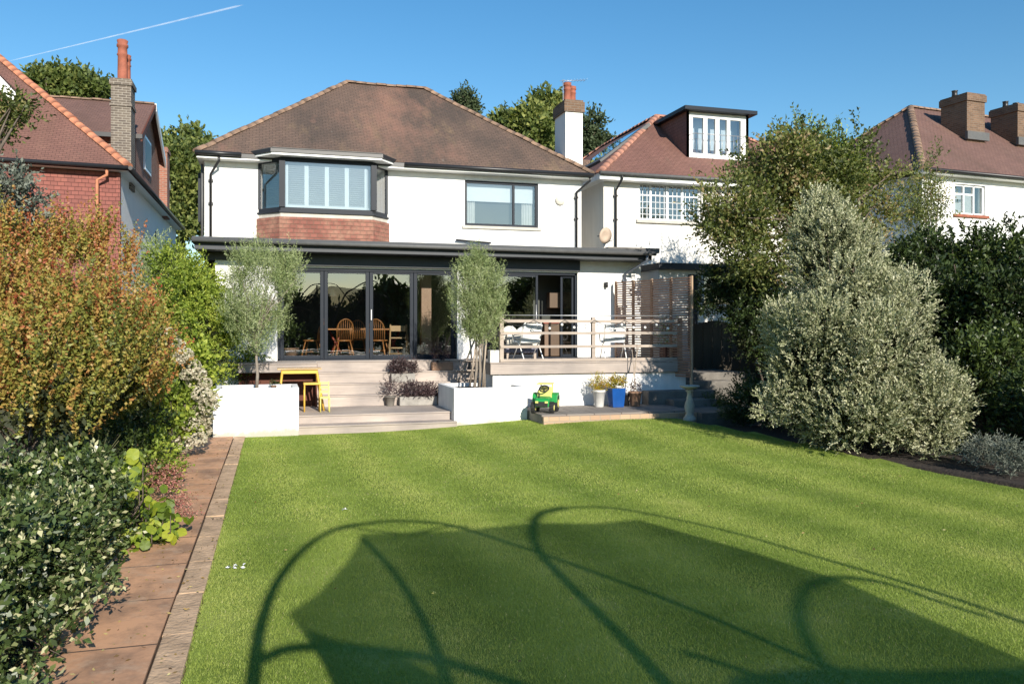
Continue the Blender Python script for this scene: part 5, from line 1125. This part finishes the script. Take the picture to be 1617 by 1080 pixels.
# hydrangea: leaves + flower heads
hb_ = [pb(290, 580, 13.5, 42, 45), pb(300, 640, 13.3, 40, 50), pb(270, 650, 13, 40, 50), pb(255, 600, 13.4, 36, 42)]
t = thing('hydrangea', 'white mophead hydrangea spilling over the path end by the left planter', 'shrub', (-1.5, 13.3, 0))
foliage('foliage', hb_, M['bay'], t, 700, 8, .2, .1, .06, up=.3, zmin=.05)
twigs('stem', (-1.5, 13.3, 0), hb_, M['bark'], t, 16, .02, 4)
rd = random.Random(5); P_, T_ = [], []
heads = [(268, 528), (282, 545), (296, 560), (306, 578), (318, 590), (328, 605), (322, 622), (333, 640), (318, 655), (330, 662), (308, 640), (325, 680), (296, 700), (312, 610), (300, 592), (288, 565), (334, 628), (304, 668), (318, 694)]
hm = []
for (hx_, hy_) in heads:
    c_ = np.array(atd(hx_-4, hy_, 13.0+rd.uniform(-.15, .2))); n = 170; r = rd.uniform(.1, .15); d_ = unit(rng.normal(size=(n, 3))); pp = c_+d_*r*np.array([1, 1, .8]); 
    V, F = leafgeo(pp, unit(np.cross(d_, rng.normal(size=(n, 3)))), np.full(n, .046), np.full(n, .042), .1)
    np_mesh('flower_head', V, F, rng.uniform(.1, 1, n)+rd.uniform(-.2, .1), M['hydr'], t)
# holly variegated front left
bl = [(-1.72, 5.0, .42, .5, .8, .36), (-1.68, 6.2, .48, .5, .8, .42), (-1.75, 7.4, .5, .5, .7, .46), (-1.36, 5.6, .25, .28, .7, .25), (-1.34, 6.7, .25, .26, .6, .26), (-1.38, 4.6, .22, .26, .6, .22), (-1.42, 7.8, .3, .25, .5, .28), (-2.6, 5.6, .7, .7, .9, .42), (-2.7, 7.2, .7, .7, .9, .45), (-1.5, 4.3, .3, .35, .7, .3), (-2.4, 4.2, .55, .6, .8, .4), (-1.7, 8.3, .5, .42, .4, .4)]
plant('holly', 'glossy cream-edged holly bush beside the path in the near left corner', 'shrub', bl, M['holly'], 9500, 9, .14, .055, .03, base=(-2.2, 6, .0), trunkr=.03, trunks=3, up=.5, zmin=.03, inner=.5, clump=.15, tintvar=.7)
# broad yellow-green leaves
def bigleaf(name, label, centres, mat, n, size, cat='plant'):
    c_ = np.array(centres); base = tuple(c_.mean(0)[:2])+(0.0,); t = thing(name, label, cat, base)
    P = c_[rng.integers(0, len(c_), n)]+rng.normal(size=(n, 3))*np.array([.12, .16, .07]); Vs, Fs, tt = [], [], []; o_ = 0
    for p in P:
        s_ = size*rng.uniform(.6, 1.15); nr = unit(np.array([[rng.normal()*.6, -.5+rng.normal()*.6, .6]]))[0]; a_ = unit(np.cross(nr, rng.normal(size=3))[None])[0]; b_ = np.cross(nr, a_)
        k = 15; an = np.linspace(0, 2*PI, k, endpoint=False); rad = s_*(.8+.2*np.abs(np.cos(an*2.5)))
        ring = p+np.outer(np.cos(an)*rad, a_)+np.outer(np.sin(an)*rad, b_)+np.outer(np.sin(an*5)*s_*.07-.12*s_, nr); V = np.vstack([p[None], ring])
        for j in range(k): Fs.append((o_, o_+1+j, o_+1+(j+1) % k)); tt.append(0)
        tv = rng.uniform(0, 1); tt[-k:] = [tv+rng.normal()*.05 for _ in range(k)]; Vs.append(V); o_ += k+1
    np_mesh('foliage', np.vstack(Vs), np.array(Fs), np.array(tt), M[mat], t)
    m = MB()
    for p in P[::2]: m.tube([(base[0]+(p[0]-base[0])*.5, base[1]+(p[1]-base[1])*.6, 0), (p[0], p[1], p[2]*.5), tuple(p)], [.008, .006, .004], 4)
    m.build('stem', M['bark'], t); return t
bl = [(-1.45, 10.6, .3, .25, .8, .3), (-1.5, 11.8, .35, .25, .7, .35), (-1.5, 8.9, .3, .22, .6, .28)]
plant('shrub', 'fresh green low foliage spilling over the path edge between sedum and hydrangea', 'shrub', bl, M['bay'], 420, 9, .18, .06, .035, base=(-1.7, 10.9, 0), trunkr=.015, zmin=.04)
bigleaf('hollyhock', 'patch of broad yellow-green hollyhock leaves above the holly', [atd(70, 755, 7.3), atd(130, 742, 7.6), atd(105, 752, 7.3), atd(160, 765, 7.6), atd(185, 745, 7.9)], 'yellowgreen', 170, .075)
bigleaf('squash_plant', 'sprawling plant with lime leaves spilling onto the path beside the pink sedum', [atd(215, 800, 8.3), atd(240, 815, 8.2), atd(255, 845, 7.8), atd(225, 845, 7.7), atd(200, 780, 8.5), atd(250, 830, 8.3), atd(235, 855, 8.0), atd(180, 760, 9.0)], 'yellowgreen', 300, .055)
bigleaf('vine', 'few lime leaves low over the path beneath the sprawling plant', [atd(190, 920, 6.9), atd(200, 905, 7.1)], 'yellowgreen', 26, .035)
# pink sedum
sd_ = [(250, 740, 10), (268, 765, 9.6), (283, 790, 9.2), (290, 815, 8.9), (255, 760, 9.7), (203, 715, 10.5), (275, 745, 9.8), (285, 840, 8.7), (214, 765, 9.4)]
t = thing('sedum', 'dusky pink sedum flower heads leaning over the path edge', 'flowers', (-1.55, 9.3, 0)); m = MB()
for (a, b2, d_) in sd_:
    c_ = np.array(atd(a, b2, d_)); n = 260; pp = c_+rng.normal(size=(n, 3))*np.array([.075, .075, .045]); V, F = leafgeo(pp, unit(rng.normal(size=(n, 3))), np.full(n, .024), np.full(n, .017)); np_mesh('flower_head', V, F, rng.uniform(0, 1, n), M['pink'], t)
    m.tube([(c_[0]-.2, c_[1]+.1, 0.02), (c_[0]-.08, c_[1]+.03, c_[2]*.6), tuple(c_)], .006, 4)
m.build('stem', M['bark'], t)
foliage('foliage', [(-1.7, 9.4, .25, .25, .5, .22)], M['bay'], t, 160, 7, .12, .06, .035, zmin=.03)
# strappy ornamental grass
def strap(label, c, n, ln2, mat='grassy', sp=.35):
    t = thing('ornamental_grass', label, 'grass clump', c); m = None; Vs = []; tt = []
    for k in range(n):
        a = rng.uniform(0, 2*PI); l_ = ln2*rng.uniform(.6, 1.1); w_ = .008; lean = rng.uniform(.2, .9); p0 = np.array(c)+np.array([rng.normal()*.08, rng.normal()*.12, 0]); dh = np.array([math.cos(a), math.sin(a), 0]); sdv = np.array([-dh[1], dh[0], 0])*w_
        pts = [p0+dh*lean*l_*s_**1.5+np.array([0, 0, l_*(s_-.45*lean*s_*s_)]) for s_ in (0, .35, .7, 1)]; tv = rng.uniform(0, 1)
        for i in range(3): Vs += [pts[i]-sdv, pts[i]+sdv, pts[i+1]+sdv*.7, pts[i+1]-sdv*.7]; tt.append(tv)
    V = np.array(Vs); np_mesh('blades', V, np.arange(len(V)).reshape(-1, 4), np.array(tt), M[mat], t); return t
strap('dark green strap-leaved clump arching below the berberis', (-2.0, 9.9, .0), 260, 1.0); strap('second strap-leaved clump between berberis and hydrangea', (-1.75, 11.6, .0), 220, .85)
strap('pale bleached grass clump at the far left under the berberis', (-2.5, 8.3, .3), 160, .8)
bl = [(-1.95, 11.2, .5, .45, .9, .5), (-1.9, 12.3, .6, .4, .6, .55), (-2.1, 9.4, .5, .4, .9, .5)]
plant('shrub', 'low dark leafy undergrowth between the berberis and the path', 'shrub', bl, M['dark'], 1500, 9, .2, .06, .03, base=(-1.9, 11.0, 0), zmin=.03)
# variegated shrub far left above berberis
bl = [pb(15, 300, 9.6, 34, 40), pb(35, 345, 9.8, 34, 34), pb(-10, 360, 9.6, 40, 60)]
plant('shrub', 'silver variegated shrub top against the red house at the far left', 'shrub', bl, M['lav'], 900, 10, .2, .06, .03, base=(-3.1, 9.3, 0), trunkr=.04, ntw=10)
bl = [pb(10, 178, 11, 24, 18), pb(34, 172, 11, 16, 20), pb(-10, 200, 11, 26, 18)]
tree('tree', 'dark leafy branch reaching in over the red roof at the left edge', bl, M['autumn'], 260, 9, .22, .07, .035, base=(-4.4, 10.2, 0), trunkr=.08, ntw=10, inner=.2)
# olive trees
def olive(label, px, y, zsoil, blobs, n, trunks, base_top):
    x = X_(px, y); t = thing('olive_tree', label, 'tree', (x, y, zsoil))
    foliage('crown', blobs, M['olive'], t, n, 18, .34, .055, .011, up=1.3, out=.55, rnd=.35, spread=.5, inner=.25, clump=.3)
    m = MB()
    top = Vector((x+base_top[0], y, base_top[1]))
    for k in range(trunks):
        o_ = (k-(trunks-1)/2)*.12; m.tube([(x+o_, y, zsoil-.05), (x+o_*.7+.02, y, (zsoil+base_top[1])/2), (top.x+o_*.5, top.y, top.z), (top.x+o_*.8, top.y, top.z+.5)], [.035, .03, .026, .015], 8)
    rd = random.Random(n)
    for k in range(26):
        b = rd.choice(blobs); e_ = Vector(b[:3])+Vector((rd.uniform(-1, 1)*b[3], rd.uniform(-1, 1)*b[4], rd.uniform(-.5, 1)*b[5]))*.8; s_ = top+Vector((0, 0, rd.uniform(0, .7)))
        m.tube([s_, s_.lerp(e_, .5)+Vector((0, 0, .08)), e_], [.013, .009, .003], 5)
    m.build('trunk', M['olivebark'], t); return t
yo = 16.95
bl = [pb(415, 430, 16.4, 50, 48), pb(395, 490, 16.3, 38, 48), pb(445, 450, 16.5, 36, 38), pb(385, 415, 16.3, 28, 32), pb(425, 500, 16.4, 34, 34), pb(405, 545, 16.3, 26, 26), pb(382, 515, 16.3, 30, 40), pb(428, 520, 16.4, 26, 36), pb(376, 460, 16.3, 22, 40), pb(448, 430, 16.4, 20, 30)]
olive('slender olive tree with a single trunk in the left white planter', 405, yo, PLZ-.08, bl, 2300, 1, (0, 1.45))
y2 = 17.3
bl = [pb(752, 450, 17.7, 34, 42), pb(752, 495, 17.7, 36, 46), pb(732, 445, 17.6, 20, 36), pb(776, 455, 17.7, 20, 38), pb(757, 530, 17.7, 30, 26), pb(728, 490, 17.6, 20, 36), pb(780, 495, 17.7, 20, 36)]
o = olive('bushy upright olive tree with several stems in the right white planter', 757, y2, PRZ-.08, bl, 2700, 3, (0, 1.6))
t = thing('tree_stake', 'pair of pale timber stakes supporting the right olive tree', 'stake', (X_(765, 17.25), 17.25, PRZ-.1))
MB().tube([at(762, 612, 17.2), at(768, 535, 17.2)], .022, 4).build('stake', M['stake'], t); MB().tube([at(742, 610, 17.35), at(752, 540, 17.3)], .02, 4).build('stake', M['stake'], t)
# planter low plants
pot_round('succulent_bowl', 'small plant clump on the left planter rim near the trunk', 432, 17.1, PLZ-.08, .06, .08, 'clay', None, ('dark', 25, .04, .5, .08))
# plants behind left planter
bl = [pb(385, 590, 18.2, 26, 16), pb(395, 560, 18.3, 18, 14)]
plant('shrub', 'low shrub in the gap behind the left planter', 'shrub', bl, M['bay'], 200, 8, .18, .06, .03, base=(X_(385, 18.3), 18.3, PZ), trunkr=.015)
# ================================================================== DISTANT TREES
def far(label, blobs, mat, n, d, leaf=.3): 
    b0 = blobs[0]; return tree('tree', label, blobs, M[mat], n, 8, .7, leaf, leaf*.6, base=(b0[0], b0[1], 0), trunkr=.25, ntw=10, group='trees beyond the houses', up=.5, inner=.6, clump=.6)
far('dark tree crown showing above the left house roof', [pb(95, 142, 48, 36, 24), pb(140, 148, 48, 34, 20), pb(70, 138, 48, 22, 16)], 'farleaf', 1500, 48)
far('yellow-green ivy-clad tree filling the gap left of the main house', [pb(285, 270, 42, 34, 50), pb(295, 330, 42, 38, 50), pb(265, 240, 44, 24, 24), pb(305, 240, 43, 24, 24), pb(300, 220, 44, 20, 14)], 'farleaf', 3000, 42, .26)
far('dark pointed treetop just above the main roof ridge', [pb(733, 162, 50, 16, 15), pb(736, 190, 50, 20, 24)], 'conifer', 600, 50, .22)
far('broad green tree behind the main roof beside the chimney', [pb(850, 205, 46, 40, 38), pb(810, 205, 46, 34, 24), pb(845, 230, 46, 60, 34), pb(870, 180, 47, 28, 34)], 'farleaf', 2600, 46)
far('narrow dark conifer right of the main chimney', [pb(932, 205, 48, 16, 26), pb(930, 240, 48, 26, 26), pb(946, 235, 48, 10, 30)], 'conifer', 900, 48, .22)
far('small round tree between the dormer house and the far right house', [pb(1235, 255, 40, 40, 26), pb(1260, 290, 40, 60, 30)], 'farleaf', 900, 40)
# ================================================================== BEHIND THE CAMERA (reflected in the glass)
rd = random.Random(3)
for k in range(9):
    x = -22+k*6.2; h_ = 5.3+rd.uniform(-.7, .9); y = -30+rd.uniform(-3, 3)
    labs = ['first', 'second', 'third', 'fourth', 'fifth', 'sixth', 'seventh', 'eighth', 'ninth']
    bl = [(x, y, h_*.6, 3.2, 2.2, h_*.38), (x+1.4, y+.5, h_*.4, 3.0, 2, h_*.38)]
    tree('tree', 'garden tree behind the camera, %s from the left as mirrored in the glass doors' % labs[k], bl, M['dark'], 1500, 7, .8, .42, .3, base=(x, y, 0), trunkr=.2, ntw=8, group='trees mirrored in the glass doors')
plant('hedge', 'long dark hedge behind the camera mirrored low in the glass doors', 'hedge', [(x, -27, 1.5, 3.2, 1.0, 1.7) for x in range(-26, 34, 4)], M['dark'], 5200, 8, .5, .26, .16, base=(3, -27, 0), trunkr=.05, zmin=.0, inner=.6)
# ================================================================== TRAMPOLINE (casts the lawn shadow)
S3 = Vector((sunv.x, sunv.y, sunv.z))
def lift(px, py, Yt):
    g_ = Vector(gnd(px, py, 0.0)); k = (Yt-g_.y)/S3.y; return g_+S3*k
tp = thing('trampoline', 'large netted trampoline behind the viewpoint, known by its shadow on the lawn', 'trampoline', (3.0, -2.4, 0))
def smooth(pts, n=8):
    P = [Vector(p) for p in pts]; out = []
    for i in range(len(P)-1):
        p0, p1, p2, p3 = P[max(i-1, 0)], P[i], P[i+1], P[min(i+2, len(P)-1)]
        for k in range(n):
            t_ = k/n; out.append(.5*((2*p1)+(p2-p0)*t_+(2*p0-5*p1+4*p2-p3)*t_*t_+(3*p1-p0-3*p2+p3)*t_**3))
    return out+[P[-1]]
def rod(name, pix, Y0, Y1, r0, r1):
    n = len(pix); pts = smooth([lift(a, b, Y0+(Y1-Y0)*i/(n-1)) for i, (a, b) in enumerate(pix)]); m_ = len(pts)
    MB().tube(pts, [r0+(r1-r0)*i/(m_-1) for i in range(m_)], 8).build(name, M['rubber'], tp)
rod('net_pole', [(388, 1140), (400, 1070), (412, 985), (440, 915), (485, 862), (535, 834), (590, 826)], -.6, -.9, .05, .022)
rod('top_rod', [(528, 837), (600, 824), (660, 824), (720, 832), (840, 870), (960, 912), (1100, 966), (1300, 1052), (1380, 1085)], -.9, -1.6, .022, .03)
rod('top_rod', [(560, 835), (640, 843), (700, 833), (740, 832)], -.9, -.9, .016, .016)
rod('net_pole', [(1110, 1150), (1045, 1075), (960, 985), (880, 905), (848, 868), (840, 835), (852, 812), (890, 802)], -.8, -1.2, .05, .035)
rod('top_rod', [(890, 802), (960, 802), (1050, 817), (1160, 842), (1290, 880), (1400, 912), (1520, 950), (1660, 1000)], -1.2, -2.0, .018, .03)
rod('net_pole', [(745, 1140), (705, 1075), (668, 980), (622, 905), (572, 850)], -1.4, -1.4, .042, .03)
rod('net_pole', [(1330, 1080), (1290, 1040), (1262, 985), (1262, 945), (1280, 922), (1330, 912), (1400, 922), (1480, 950), (1560, 975)], -3.2, -2.8, .035, .025)
rod('net_hem', [(415, 1040), (460, 1023), (540, 1022), (620, 1030), (700, 1044), (800, 1075), (900, 1110)], -1.5, -1.8, .035, .04)
rod('net_hem', [(1075, 1030), (1130, 1045), (1200, 1070), (1260, 1100)], -2.5, -2.5, .03, .03)
def netmat(alpha):
    m, nt, b = newmat('safety_net'); b.inputs['Base Color'].default_value = (.015, .015, .015, 1); b.inputs['Roughness'].default_value = .9
    tr_ = N(nt, 'ShaderNodeBsdfTransparent'); mx = N(nt, 'ShaderNodeMixShader'); mx.inputs['Fac'].default_value = alpha
    L(nt, tr_.outputs[0], mx.inputs[1]); L(nt, b.outputs[0], mx.inputs[2]); L(nt, mx.outputs[0], nt.nodes['Material Output'].inputs['Surface']); return m
M['net'] = netmat(.76); M['net2'] = netmat(.9)
def net(name, pix, Yt, mat):
    MB().quad(*[lift(a, b, Yt) for a, b in pix]).build(name, mat, tp)
net('safety_net', [(455, 969), (500, 938), (545, 890), (562, 862), (568, 843), (640, 843), (740, 836), (840, 826), (930, 827), (1008, 821), (1060, 836), (1180, 870), (1330, 918), (1470, 980), (1620, 1045), (1800, 1140), (1300, 1300), (700, 1300), (620, 1220), (540, 1120), (510, 1050)], -1.0, M['net'])
net('safety_net', [(478, 990), (530, 1010), (600, 1022), (650, 1046), (740, 1095), (860, 1160), (700, 1260), (600, 1180), (530, 1090)], -1.9, M['net2'])
net('jumping_mat', [(1150, 1066), (1300, 1052), (1420, 1058), (1700, 1052), (1900, 1300), (1100, 1300)], -2.2, M['rubber'])
# frame and legs on the ground behind the viewpoint
ring = [(3.0+2.4*math.cos(a), -3.6+2.4*math.sin(a), .85) for a in [2*PI*k/32 for k in range(32)]]
MB().tube(ring, .035, 8, closed=True).build('frame', M['galv'], tp)
for k in range(6): a = PI/3*k; MB().tube([(3+2.4*math.cos(a), -3.6+2.4*math.sin(a), .85), (3+2.4*math.cos(a), -3.6+2.4*math.sin(a), 0)], .03, 6).build('leg', M['galv'], tp)
# ================================================================== SMALL THINGS ON THE LAWN
def bit(px, py, s_, label, name='feather', mat='feather', cat='feather'):
    p = gnd(px, py, .03); n = 9; V, F = leafgeo(np.array([p])+rng.normal(size=(n, 3))*np.array([s_, s_, .006]), unit(rng.normal(size=(n, 3))*np.array([1, 1, .5])), np.full(n, s_*1.6), np.full(n, s_*.8)); V[:, 2] = np.maximum(V[:, 2], .025)
    tag(np_mesh(name, V, F, np.zeros(n), M[mat]), label, cat)
bit(372, 895, .028, 'white and black scrap lying on the lawn near the path'); bit(543, 803, .02, 'small pale leaf on the lawn above the shadow', 'fallen_leaf', 'feather', 'leaf')
bit(685, 936, .012, 'tiny yellowish leaf lying inside the trampoline shadow', 'fallen_leaf', 'toyyellow', 'leaf')
# low plants on lawn edge along path (weeds)
for k in range(0, 4):
    pass
n = 520; y = rng.uniform(3.8, 16, n); x = np.where(rng.uniform(size=n) < .55, -.5-rng.beta(1.2, 2.5, n)*1.0, rng.uniform(-.5, 9.5, n)); ok = (x < right_edge(y)-.1)
x, y = x[ok], y[ok]; P = np.stack([x, y, np.array([lawnz(a, b_) for a, b_ in zip(x, y)])+.036], 1); A = unit(np.stack([rng.normal(size=len(x)), rng.normal(size=len(x)), rng.normal(size=len(x))*.15], 1))
M['litter'] = leafmat('fallen_leaf', [(0, (.1, .06, .03)), (.6, (.3, .2, .07)), (1, (.45, .4, .2))], .7, .2)
V, F = leafgeo(P, A, rng.uniform(.015, .045, len(x)), rng.uniform(.01, .025, len(x)), .15); V[:, 2] = np.maximum(V[:, 2], np.repeat(P[:, 2]-.004, 4))
tag(np_mesh('leaf_litter', V, F, rng.uniform(0, 1, len(x)), M['litter']), 'scattered small dry leaves on the path and lawn', 'leaf litter', kind='stuff')
# ================================================================== CONTRAIL
p0, p1 = Vector(atd(10, 98, 5200)), Vector(atd(385, 8, 6200)); m, nt, b = newmat('ice_cloud')
nt.nodes.remove(b); df = N(nt, 'ShaderNodeBsdfDiffuse'); df.inputs['Color'].default_value = (.9, .9, .9, 1); tr_ = N(nt, 'ShaderNodeBsdfTransparent'); lw = N(nt, 'ShaderNodeLayerWeight', Blend=.5); mx = N(nt, 'ShaderNodeMixShader')
tc = N(nt, 'ShaderNodeTexCoord'); nz = N(nt, 'ShaderNodeTexNoise', Scale=.012, Detail=5.0); L(nt, tc.outputs['Object'], nz.inputs['Vector']); ml = N(nt, 'ShaderNodeMath', operation='MULTIPLY'); iv = N(nt, 'ShaderNodeMath', operation='SUBTRACT'); iv.inputs[0].default_value = 1; L(nt, lw.outputs['Facing'], iv.inputs[1]); L(nt, iv.outputs[0], ml.inputs[0]); L(nt, nz.outputs['Fac'], ml.inputs[1])
m3 = N(nt, 'ShaderNodeMath', operation='MULTIPLY'); m3.inputs[1].default_value = .26; L(nt, ml.outputs[0], m3.inputs[0]); L(nt, m3.outputs[0], mx.inputs['Fac']); L(nt, tr_.outputs[0], mx.inputs[1]); L(nt, df.outputs[0], mx.inputs[2]); L(nt, mx.outputs[0], nt.nodes['Material Output'].inputs['Surface'])
M['ice'] = m
pts = [p0.lerp(p1, k/24) for k in range(25)]; tag(MB().tube(pts, [3+6*(k/24) if 0 < k < 24 else 1 for k in range(25)], 12).build('contrail', M['ice']), 'thin white aircraft contrail across the sky at the upper left', 'contrail')
# ================================================================== CAMERA, LIGHT, WORLD
cam = bpy.data.cameras.new('camera'); co = bpy.data.objects.new('camera', cam); C.objects.link(co)
cam.sensor_width = 36; cam.lens = 36*FP/1617; cam.shift_y = -(540-HY)/1617; cam.clip_end = 20000; cam.clip_start = .05
co.location = (0, 0, HC); co.rotation_euler = (PI/2, 0, -TH); S.camera = co
sl = bpy.data.lights.new('sun', 'SUN'); sl.energy = 5.0; sl.angle = R(.45); sl.color = (1.0, .93, .82)
so2 = bpy.data.objects.new('sun', sl); C.objects.link(so2); so2.rotation_euler = (-sunv).to_track_quat('-Z', 'Y').to_euler()
wd = bpy.data.worlds.new('World'); S.world = wd; wd.use_nodes = True; nt = wd.node_tree; bg = nt.nodes['Background']
sk = nt.nodes.new('ShaderNodeTexSky'); sk.sky_type = 'NISHITA'; sk.sun_disc = False; sk.sun_elevation = SUN_EL; sk.sun_rotation = math.atan2(sunv.x, sunv.y)
sk.air_density = 1.15; sk.dust_density = .15; sk.ozone_density = 3.0; sk.altitude = 50
hs = nt.nodes.new('ShaderNodeHueSaturation'); hs.inputs['Hue'].default_value = .497; hs.inputs['Saturation'].default_value = 1.28
nt.links.new(sk.outputs[0], hs.inputs['Color']); nt.links.new(hs.outputs[0], bg.inputs['Color']); bg.inputs['Strength'].default_value = .11
S.view_settings.view_transform = 'Standard'; S.view_settings.look = 'None'; S.view_settings.exposure = 0.45; S.view_settings.gamma = 1
S.render.engine = 'CYCLES'; S.cycles.max_bounces = 6; S.cycles.transparent_max_bounces = 12; S.cycles.sample_clamp_indirect = 6
